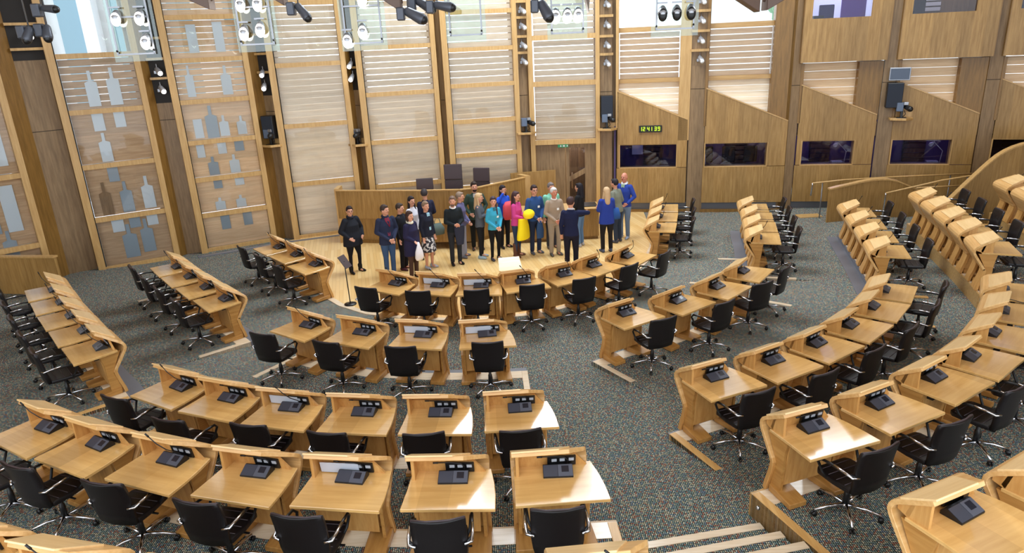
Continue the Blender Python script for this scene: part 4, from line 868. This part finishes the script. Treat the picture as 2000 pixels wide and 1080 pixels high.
# ---------------------------------------------------------------- visitors
SKIN = mat('skin', (206, 150, 124), .5); SKIND = mat('skin_ruddy', (196, 128, 104), .5); LIPS = mat('lips', (166, 84, 80), .45); EYEM = mat('eye_dark', (40, 30, 28), .3)
_cc = {}
def cm(c, rough=.85):
    k = (c, rough)
    if k not in _cc: _cc[k] = mat('cloth_%d_%d_%d' % c, c, rough, spec=.25)
    return _cc[k]
def remesh(o, v):
    m = o.modifiers.new('remesh', 'REMESH'); m.mode = 'VOXEL'; m.voxel_size = v; m.use_smooth_shade = True
    s = o.modifiers.new('smooth', 'SMOOTH'); s.factor = .5; s.iterations = 3
    return o
FLORAL = mat('floral_cloth', (60, 60, 70), .85)
def _fl():
    nt = FLORAL.node_tree; N = nt.nodes; L = nt.links; tc = N.new('ShaderNodeTexCoord'); v = N.new('ShaderNodeTexNoise'); v.inputs['Scale'].default_value = 16; v.inputs['Detail'].default_value = 1
    L.new(tc.outputs['Object'], v.inputs['Vector']); r = N.new('ShaderNodeValToRGB'); r.color_ramp.interpolation = 'CONSTANT'
    r.color_ramp.elements[0].color = lin((44, 44, 56)); r.color_ramp.elements[1].position = .53; r.color_ramp.elements[1].color = lin((206, 206, 210)); L.new(v.outputs['Fac'], r.inputs['Fac']); L.new(r.outputs['Color'], N['Principled BSDF'].inputs['Base Color'])
_fl()
def hand(m, w_, d, side, s, curl=.5):
    """palm and five fingers; w_ wrist point, d pointing direction of the hand"""
    w_ = Vector(w_); d = Vector(d).normalized(); ref = Vector((0, 1, 0)) if abs(d.y) < .8 else Vector((0, 0, 1))
    sx = d.cross(ref).normalized(); nn = sx.cross(d).normalized()
    for t in (-.026, -.009, .009, .026): m.cone(w_ + sx * t * .6 * s, w_ + d * .085 * s + sx * t * s, .015 * s, .014 * s, 8)
    for i, (t, L_) in enumerate(((-.03, .058), (-.01, .07), (.01, .074), (.03, .064))):
        a = w_ + d * .085 * s + sx * t * s; b_ = a + (d * (1 - curl * .3) + nn * curl * .5).normalized() * L_ * .55 * s; c = b_ + (d * (1 - curl) + nn * curl * 1.1).normalized() * L_ * .5 * s
        m.cone(a, b_, .0098 * s, .009 * s, 7); m.cone(b_, c, .009 * s, .0078 * s, 7)
    a = w_ + d * .03 * s - sx * side * .026 * s; b_ = a + (d * .7 - sx * side * .7 + nn * .3).normalized() * .04 * s; c = b_ + (d * .95 + nn * .35).normalized() * .032 * s
    m.cone(a, b_, .012 * s, .0105 * s, 7); m.cone(b_, c, .0105 * s, .0085 * s, 7)
def person(pos, H, heading, label, top=(40, 40, 50), legs=(30, 30, 36), shoes=(30, 28, 28), hair=(50, 36, 30), style='short', arms='down', head_yaw=0, female=False, coat=0.0, girth=1.07,
           legs_style='trousers', skirt=None, skirtlen=.5, stance=.09, lean=0, collar=None, skin=None, boots=None, extra=None, open_=None, topmat=None, baldness=False, sleeves=True, badge=False, foot_turn=12):
    s = H / 1.75; g = girth; root = empty('person', (pos[0], pos[1], .012), R(180 + heading)); sk = skin or SKIN
    sh = (.148 if female else .172) * s * (1 + (g - 1) * .5); hp = .09 * s
    Z = lambda z: z * s
    ly = lambda z: lean * max(0, z - .9) * s                    # forward bend of the upper body
    hc = Vector((0, ly(1.62) + .015 * s, Z(1.625)))
    HR = Matrix.Rotation(R(-head_yaw), 3, 'Z')
    s0 = s; hs = s * 1.1
    def hp_(x, y, z): return hc + HR @ Vector((x * hs, y * hs, z * hs))
    # arms: shoulder, elbow, wrist, hand direction for left (-1) and right (+1) side
    AR = {}
    for sd in (-1, 1):
        S_ = Vector((sd * sh, ly(1.4), Z(1.395)))
        if arms in ('down',) or (arms == 'point' and sd == -1) or (arms == 'bag' and sd == -1) or (arms == 'phone' and sd == -1): E_ = Vector((sd * (sh + .045 * s * g), -.02 * s, Z(1.12))); W_ = Vector((sd * (sh + .05 * s * g), .05 * s, Z(.87))); D_ = (0, .1, -1)
        elif arms == 'clasp': E_ = Vector((sd * (sh + .055 * s * g), .0, Z(1.13))); W_ = Vector((sd * .055 * s, .2 * s * g, Z(.95))); D_ = (-sd * .75, .2, -.5)
        elif arms == 'pockets': E_ = Vector((sd * (sh + .09 * s * g), -.03, Z(1.14))); W_ = Vector((sd * (.15 * s * g), .12 * s * g, Z(.97))); D_ = (-sd * .6, .3, -.4)
        elif arms == 'fold': E_ = Vector((sd * (sh + .04 * s), .05, Z(1.15))); W_ = Vector((-sd * .06 * s, .2 * s * g, Z(1.14 + sd * .03))); D_ = (-sd, .1, .15)
        elif arms == 'hold': E_ = Vector((sd * (sh + .04 * s), .03, Z(1.13))); W_ = Vector((sd * .05 * s + .02, .24 * s, Z(1.08))); D_ = (-sd * .8, .5, -.1)
        elif arms == 'point': E_ = Vector((sd * (sh + .2 * s), .12 * s, Z(1.36))); W_ = Vector((sd * (sh + .12 * s), .33 * s, Z(1.3))); D_ = (.1, 1, -.05)
        elif arms == 'phone': E_ = Vector((sd * (sh + .1 * s), .14 * s, Z(1.35))); W_ = Vector((sd * .12 * s, .2 * s, Z(1.58))); D_ = (-sd * .6, -.1, .8)
        elif arms == 'bag': E_ = Vector((sd * (sh + .05 * s), .0, Z(1.13))); W_ = Vector((sd * (sh * .7), .2 * s, Z(1.02))); D_ = (0, .7, -.6)
        AR[sd] = (S_, E_, W_, D_)
    # ---- body: one continuous surface
    m = MB()
    m.ball(hc, (.079 * s, .098 * s, .116 * s), 18, 12, rot=HR); m.ball(hp_(0, .03, -.06), (.05 * s, .055 * s, .05 * s)); m.ball(hp_(0, .062, -.085), (.026 * s, .024 * s, .02 * s))
    m.cone(hp_(0, .085, .012), hp_(0, .104, -.018), .0085 * s, .0135 * s, 8); m.ball(hp_(0, .078, .03), (.05 * s, .014 * s, .012 * s), rot=HR)
    for sd in (-1, 1): m.ball(hp_(sd * .076, -.005, -.01), (.011 * s, .02 * s, .032 * s), 8, 6, rot=HR); m.ball(hp_(sd * .035, .062, -.03), (.024 * s, .02 * s, .022 * s), rot=HR)
    m.cone((0, ly(1.45) - .005, Z(1.42)), hc - Vector((0, .015 * s, .06 * s)), .056 * s, .05 * s, 12)
    m.loft([(0, 0, Z(.86), .13 * s, .09 * s), (0, 0, Z(.98), .14 * s * g, .095 * s * g), (0, ly(1.1), Z(1.1), .12 * s * g, .085 * s * g), (0, ly(1.3), Z(1.3), .15 * s, .095 * s), (0, ly(1.42), Z(1.42), .13 * s, .07 * s), (0, ly(1.46), Z(1.46), .06 * s, .05 * s)], 16)
    for sd in (-1, 1):
        S_, E_, W_, D_ = AR[sd]; m.cone(S_, E_, .046 * s, .037 * s); m.cone(E_, W_, .037 * s, .024 * s); hand(m, W_, D_, sd, s, .7 if arms != 'down' else .45)
        hx = sd * hp; kx = sd * (stance + .01) * s; fx = sd * (stance + .01) * s
        m.cone((hx, 0, Z(.88)), (kx, .012 * s, Z(.49)), .075 * s, .052 * s); m.cone((kx, .012 * s, Z(.49)), (fx, -.015 * s, Z(.09)), .05 * s, .034 * s); m.cone((fx, -.02, Z(.05)), (fx, .08 * s, Z(.035)), .036 * s, .03 * s)
    remesh(m.build('body', sk, root), .0105)
    for sd in (-1, 1): MB().ball(hp_(sd * .03, .084, .006), (.012 * s, .007 * s, .0065 * s), 8, 6, rot=HR).build('eye', EYEM, root)
    MB().ball(hp_(0, .088, -.052), (.022 * s, .008 * s, .006 * s), 10, 6, rot=HR).build('mouth', LIPS, root)
    # ---- trousers / skirt
    m = MB(); lw = 1.0 if legs_style != 'leggings' else .84
    m.loft([(0, 0, Z(.8), .15 * s * g, .11 * s * g), (0, -.005, Z(.9), .168 * s * g, .122 * s * g), (0, 0, Z(1.02), .15 * s * g, .108 * s * g)], 18)
    for sd in (-1, 1):
        hx = sd * hp; kx = sd * (stance + .01) * s
        m.cone((hx, 0, Z(.86)), (kx, .014 * s, Z(.49)), .093 * s * g, .066 * s * lw); m.cone((kx, .014 * s, Z(.49)), (kx, -.012 * s, Z(.1)), .064 * s * lw, (.056 if legs_style == 'trousers' else .04 if legs_style == 'leggings' else .085) * s)
    if legs_style != 'bare': remesh(m.build('trousers', cm(legs), root), .014)
    if skirt:
        z0 = skirtlen
        remesh(MB().loft([(0, 0, Z(z0), .22 * s, .19 * s), (0, 0, Z(z0 + .04), .215 * s, .185 * s), (0, 0, Z(.85), .17 * s, .125 * s), (0, 0, Z(1.06), .135 * s, .1 * s)], 20).build('skirt', skirt, root), .014)
    # ---- upper garment
    tm = topmat or cm(top); zb = .86 - coat; m = MB(); wd = 1.0 + .1 * (coat > .1)
    ch = .162 * s if female else .176 * s
    m.loft([(0, -.005, Z(zb), .178 * s * g * wd, .13 * s * g * wd), (0, 0, Z(.95), .168 * s * g * wd, .124 * s * g * wd), (0, ly(1.1), Z(1.1), .146 * s * g * wd, .112 * s * g), (0, ly(1.27) + (.012 if female else 0), Z(1.27), ch * (.5 + .5 * g), (.128 if female else .12) * s * (.5 + .5 * g)), (0, ly(1.38), Z(1.38), ch * .97, .1 * s), (0, ly(1.44), Z(1.435), .1 * s, .074 * s), (0, ly(1.475), Z(1.475), .066 * s, .062 * s)], 20)
    if sleeves:
        for sd in (-1, 1):
            S_, E_, W_, D_ = AR[sd]; m.cone(S_ - Vector((sd * .015 * s, 0, .01)), E_, .064 * s * g, .052 * s * g); wq = W_ + (E_ - W_).normalized() * .02; m.cone(E_, wq, .05 * s * g, .037 * s)
    nm = 'coat' if coat > .1 else 'jacket'
    jk = remesh(m.build(nm, tm, root), .013)
    if open_:                                                    # shirt front showing between the jacket edges
        MB().hexa([(-.035 * s, .118 * s * g, Z(1.02)), (.035 * s, .118 * s * g, Z(1.02)), (.03 * s, .09 * s, Z(1.02)), (-.03 * s, .09 * s, Z(1.02)), (-.055 * s, .092 * s + ly(1.44), Z(1.45)), (.055 * s, .092 * s + ly(1.44), Z(1.45)), (.04 * s, .05 * s + ly(1.4), Z(1.47)), (-.04 * s, .05 * s + ly(1.4), Z(1.47))]).build('shirt_front', cm(open_), root, bevel=.008)
    if collar:
        m = MB(); P = []
        for k in range(13): t = 2 * math.pi * k / 12; P.append((.064 * s * math.cos(t), ly(1.47) + .06 * s * math.sin(t), Z(1.472 - .018 * math.sin(t))))
        m.tube(P, collar[1] * s, 8); m.build('collar', cm(collar[0]), root)
    if badge: MB().hexa([(-.075 * s, .13 * s, Z(1.2)), (-.015 * s, .135 * s, Z(1.2)), (-.015 * s, .142 * s, Z(1.2)), (-.075 * s, .137 * s, Z(1.2)), (-.075 * s, .125 * s, Z(1.25)), (-.015 * s, .13 * s, Z(1.25)), (-.015 * s, .137 * s, Z(1.25)), (-.075 * s, .132 * s, Z(1.25))]).build('paper_badge', cm((240, 240, 240)), root)
    # ---- hair
    hm = cm(hair, .6)
    if not baldness:
        m = MB(); m.ball(hp_(0, -.018, .028), (.092 * s, .1 * s, .108 * s), 16, 10, rot=HR); m.ball(hp_(0, .045, .082), (.055 * s, .045 * s, .03 * s), rot=HR)
        if style == 'long': m.cone(hp_(0, -.055, .0), hp_(0, -.075, -.24), .072 * s, .075 * s, 14); [m.cone(hp_(sd * .066, -.02, -.01), hp_(sd * .085, -.0, -.22), .026 * s, .034 * s) for sd in (-1, 1)]
        if style == 'bob': m.cone(hp_(0, -.04, .0), hp_(0, -.045, -.1), .078 * s, .07 * s, 14); [m.cone(hp_(sd * .07, -.005, .0), hp_(sd * .07, .0, -.1), .026 * s, .03 * s) for sd in (-1, 1)]
        if style == 'pony': m.cone(hp_(0, -.09, .02), hp_(0, -.12, -.16), .035 * s, .03 * s)
        if style == 'plait': m.cone(hp_(-.06, -.03, -.04), hp_(-.08, .09, -.3), .026 * s, .02 * s)
        if style == 'bun': m.ball(hp_(0, -.105, .03), (.042 * s,) * 3)
        remesh(m.build('hair', hm, root), .011)
    elif style != 'none':
        m = MB(); m.ball(hp_(0, -.04, .0), (.08 * s, .07 * s, .06 * s), 14, 8, rot=HR); remesh(m.build('hair', hm, root), .011)
    if style == 'beard' or (extra and 'beard' in extra):
        m = MB(); m.ball(hp_(0, .052, -.078), (.05 * s, .045 * s, .038 * s), 12, 8, rot=HR); m.build('beard', hm, root)
        if style == 'beard' and False: pass
    if extra and 'glasses' in extra:
        m = MB()
        for sd in (-1, 1): m.tube([hp_(sd * .034 + .022 * math.cos(t * math.pi / 4), .1, .008 + .017 * math.sin(t * math.pi / 4)) for t in range(9)], .003, 5); m.tube([hp_(sd * .056, .098, .01), hp_(sd * .077, .0, .01)], .003, 5)
        m.build('glasses', BLACKP, root)
    if extra and 'lanyard' in extra:
        m = MB(); m.tube([(-.06 * s, .03, Z(1.47)), (-.05 * s, .118 * s, Z(1.36)), (-.03 * s, .138 * s, Z(1.24))], .007, 5); m.tube([(.06 * s, .03, Z(1.47)), (.03 * s, .122 * s, Z(1.36)), (-.03 * s, .138 * s, Z(1.24))], .007, 5); m.build('lanyard', cm((150, 30, 50)), root)
    # ---- shoes
    for sd in (-1, 1):
        fx = sd * (stance + .01) * s; m = MB(); rot = Matrix.Rotation(R(-sd * foot_turn), 3, 'Z'); c0 = Vector((fx, -.03 * s, 0))
        q = lambda y, z: c0 + rot @ Vector((0, y * s, z * s))
        m.cone(q(-.02, .042), q(.12, .036), .042 * s, .038 * s); m.cone(q(.12, .034), q(.17, .03), .036 * s, .028 * s)
        if boots: m.cone(q(.01, .06), q(.005, boots), .052 * s, .062 * s)
        else: m.cone(q(.0, .05), q(.0, .085), .042 * s, .042 * s)
        m.box(c0.x - .03 * s, c0.x + .03 * s, -.05 * s, .1 * s, 0.0, .03 * s)
        remesh(m.build('boot' if boots else 'shoe', cm(shoes, .5), root), .011)
    tag(root, label, 'person')
    return root, AR, s
def held(pos_root, name, bm_, mt, label, cat, local, rz=0, vox=None):
    root = pos_root[0]; a = root.rotation_euler.z; c, s_ = math.cos(a), math.sin(a)
    x = root.location.x + local[0] * c - local[1] * s_; y = root.location.y + local[0] * s_ + local[1] * c
    o = bm_.build(name, mt, loc=(x, y, root.location.z + local[2]), rz=a + rz); tag(o, label, cat)
    if vox: remesh(o, vox)
    return o
p = person((-3.81, 16.2), 1.66, 48, 'woman in black padded jacket and leggings standing alone at the left', top=(26, 28, 36), legs=(22, 22, 28), shoes=(18, 18, 20), hair=(40, 28, 28), style='pony', arms='pockets', head_yaw=25, female=True, coat=.12, girth=1.4, collar=((30, 32, 42), .036), legs_style='leggings', boots=.16, badge=True, stance=.13, extra=['glasses'])
p = person((-2.9, 15.8), 1.74, 35, 'man in navy hooded jacket and blue jeans with a red lanyard', top=(38, 44, 68), legs=(58, 82, 118), shoes=(40, 50, 70), hair=(60, 46, 40), arms='clasp', head_yaw=-25, girth=1.18, coat=.06, collar=((36, 42, 66), .032), open_=(130, 50, 70), extra=['lanyard'], stance=.08)
p = person((-2.62, 16.25), 1.66, 70, 'person in black partly hidden behind the man in the navy jacket', top=(28, 30, 38), legs=(24, 24, 30), hair=(60, 48, 42), style='short', arms='down', shoes=(70, 30, 40))
p = person((-2.3, 15.55), 1.62, 58, 'woman in navy coat, white scarf and brown trousers holding a bag', top=(34, 32, 62), legs=(70, 50, 42), shoes=(40, 30, 28), hair=(58, 38, 32), style='bob', arms='bag', female=True, coat=.24, girth=1.26, collar=((226, 224, 206), .034), head_yaw=10)
m = MB(); m.loft([(0, 0, 0, .1, .06), (0, 0, .06, .13, .08), (0, 0, .2, .11, .07), (0, 0, .34, .05, .03), (0, 0, .42, .02, .02)], 14); held(p, 'plastic_bag', m, cm((226, 226, 234), .35), 'white plastic carrier bag held by the woman in the navy coat', 'bag', (.12, .3, .52))
p = person((-2.42, 16.9), 1.68, 60, 'woman with dark hair in a white cardigan behind the floral dress', top=(214, 212, 222), legs=(60, 60, 76), hair=(36, 28, 32), style='long', arms='down', female=True, head_yaw=20)
p = person((-2.12, 17.35), 1.76, -150, 'man seen from behind in dark navy jacket carrying a green bag', top=(34, 36, 58), legs=(196, 176, 156), shoes=(150, 120, 100), hair=(58, 52, 54), arms='bag', girth=1.05, legs_style='trousers', head_yaw=40)
m = MB(); m.loft([(0, 0, 0, .17, .07, .7), (0, 0, .14, .18, .08, .7), (0, 0, .28, .1, .04)], 16); m.tube([(-.1, 0, .22), (-.05, 0, .4), (.05, 0, .4), (.1, 0, .22)], .01, 6); held(p, 'shoulder_bag', m, cm((92, 104, 98)), 'grey green shoulder bag hanging beside the floral dress', 'bag', (-.2, -.26, .78)).location = (-1.78, 16.62, .76)
p = person((-2.0, 16.25), 1.68, 52, 'woman in floral dress and dark cardigan with bare calves', top=(28, 32, 48), legs=(200, 170, 150), shoes=(170, 176, 190), hair=(128, 104, 84), style='bun', arms='down', female=True, legs_style='bare', skirt=FLORAL, skirtlen=.46, girth=1.05, open_=(150, 190, 210), head_yaw=15)
p = person((-1.36, 16.45), 1.73, 25, 'man in black jumper and white collar with a coat over his arm', top=(24, 30, 34), legs=(38, 40, 46), shoes=(16, 16, 18), hair=(110, 88, 76), arms='hold', collar=((236, 236, 238), .02), girth=1.08, head_yaw=25, extra=['beard'], stance=.09)
m = MB(); m.loft([(0, 0, 0, .09, .04), (0, 0, .2, .12, .05), (0, 0, .42, .14, .07), (0, 0, .5, .12, .08)], 14); held(p, 'folded_coat', m, cm((44, 48, 66)), 'dark blue coat hanging over the arm of the man in the black jumper', 'coat', (-.06, .2, .55), vox=.014)
p = person((-1.22, 17.05), 1.7, 75, 'person in checked purple shirt and grey wide trousers behind him', top=(98, 96, 132), legs=(150, 152, 168), shoes=(110, 110, 120), hair=(136, 116, 100), arms='clasp', female=True, legs_style='wide')
p = person((-.87, 17.7), 1.82, 10, 'bearded man in open dark green jacket standing against the desk', top=(54, 72, 62), legs=(30, 32, 34), shoes=(60, 50, 46), hair=(44, 32, 28), arms='pockets', open_=(206, 200, 200), extra=['beard'], girth=1.08, coat=.06)
p = person((-.74, 16.9), 1.68, 80, 'woman with long fair hair in grey jacket with folded arms', top=(84, 88, 96), legs=(26, 26, 30), shoes=(150, 172, 186), hair=(194, 162, 122), style='long', arms='fold', female=True, legs_style='leggings', girth=1.0)
p = person((-.38, 16.68), 1.62, 30, 'young woman in turquoise jacket and black leggings with a plait', top=(58, 158, 190), legs=(18, 18, 22), shoes=(60, 62, 70), hair=(62, 48, 56), style='plait', arms='clasp', female=True, legs_style='leggings', badge=True, head_yaw=25, open_=(60, 110, 120))
p = person((-.14, 17.75), 1.68, 35, 'woman in bright blue hooded top raising a hand to her face', top=(40, 84, 200), legs=(28, 28, 34), hair=(34, 26, 34), style='long', arms='phone', female=True, shoes=(30, 30, 34))
m = MB(); m.loft([(0, 0, 0, .13, .07, .7), (0, 0, .1, .17, .09, .7), (0, 0, .36, .16, .09, .7), (0, 0, .46, .1, .06)], 16); held(p, 'backpack', m, cm((226, 86, 96)), 'coral pink bag hanging between the turquoise and magenta jackets', 'bag', (.0, .24, .82))
p = person((.18, 16.9), 1.68, 62, 'woman in magenta top and brown boots holding yellow clothing', top=(196, 66, 134), legs=(44, 60, 88), shoes=(96, 62, 48), hair=(66, 44, 46), style='long', arms='hold', female=True, legs_style='leggings', boots=.34, girth=1.05)
m = MB(); m.loft([(.03, 0, 0, .27, .13), (0.02, .0, .1, .26, .13), (0, 0, .3, .21, .12), (0, -.02, .52, .15, .1)], 16); held(p, 'yellow_coat', m, cm((238, 212, 28)), 'yellow coat hanging down in front of the woman in magenta', 'coat', (.02, .2, .5), vox=.014)
m = MB(); m.ball((0, 0, 0), (.19, .14, .12)); held(p, 'yellow_bundle', m, cm((246, 220, 40)), 'bright yellow rolled bundle clutched in her arms', 'bundle', (-.02, .34, 1.12))
p = person((.65, 17.08), 1.78, 28, 'man with glasses in blue shirt holding a jacket in front', top=(44, 76, 128), legs=(36, 46, 72), shoes=(86, 92, 100), hair=(48, 34, 34), arms='clasp', badge=True, extra=['glasses'], head_yaw=10, skin=SKIN)
m = MB(); m.loft([(0, 0, 0, .1, .05), (0, 0, .2, .11, .06), (0, 0, .45, .06, .05)], 14); held(p, 'folded_jacket', m, cm((46, 74, 116)), 'blue jacket hanging from the hands of the man with glasses', 'jacket', (0, .24, .46), vox=.014)
p = person((1.1, 17.5), 1.74, 20, 'man in pale green shirt behind the man in the beige jumper', top=(134, 202, 176), legs=(60, 60, 70), shoes=(90, 80, 74), hair=(110, 100, 98), arms='down')
p = person((1.13, 16.85), 1.74, 20, 'grey haired man in beige jumper and beige trousers', top=(160, 142, 124), legs=(152, 140, 126), shoes=(86, 84, 80), hair=(196, 190, 186), arms='clasp', collar=((238, 238, 236), .018), badge=True, skin=SKIND)
p = person((1.42, 15.5), 1.78, 168, 'man in dark navy jumper seen from behind with one arm raised', top=(24, 30, 62), legs=(24, 24, 40), shoes=(16, 16, 18), hair=(64, 44, 44), arms='point', collar=((214, 220, 236), .018), girth=1.05, head_yaw=20)
p = person((1.84, 17.55), 1.68, -120, 'woman with long black hair in black jacket and jeans turned away', top=(26, 26, 30), legs=(96, 128, 168), shoes=(180, 180, 184), hair=(28, 24, 32), style='long', arms='fold', female=True)
p = person((2.45, 16.92), 1.67, -168, 'woman with long fair hair in royal blue jacket seen from behind', top=(40, 62, 150), legs=(32, 30, 32), shoes=(70, 80, 104), hair=(198, 166, 128), style='long', arms='fold', female=True, coat=.08, girth=1.2, stance=.1)
m = MB(); m.loft([(0, 0, 0, .12, .06, .7), (0, 0, .1, .13, .07, .7), (0, 0, .28, .08, .05)], 14); held(p, 'blue_bag', m, cm((44, 84, 150)), 'blue bag hanging at the hip of the fair haired woman', 'bag', (.24, .0, .84))
p = person((2.86, 17.75), 1.7, -130, 'man with dark hair in grey green jumper leaning towards her', top=(122, 126, 112), legs=(50, 62, 82), shoes=(80, 80, 90), hair=(40, 34, 40), arms='clasp', lean=.12)
p = person((3.1, 18.1), 1.8, -40, 'bald man in blue and white jacket and faded jeans', top=(44, 66, 150), legs=(112, 134, 164), shoes=(160, 176, 200), hair=(120, 100, 90), style='none', baldness=True, arms='pockets', girth=1.08, open_=(150, 180, 150), collar=((232, 236, 240), .028), skin=SKIND)
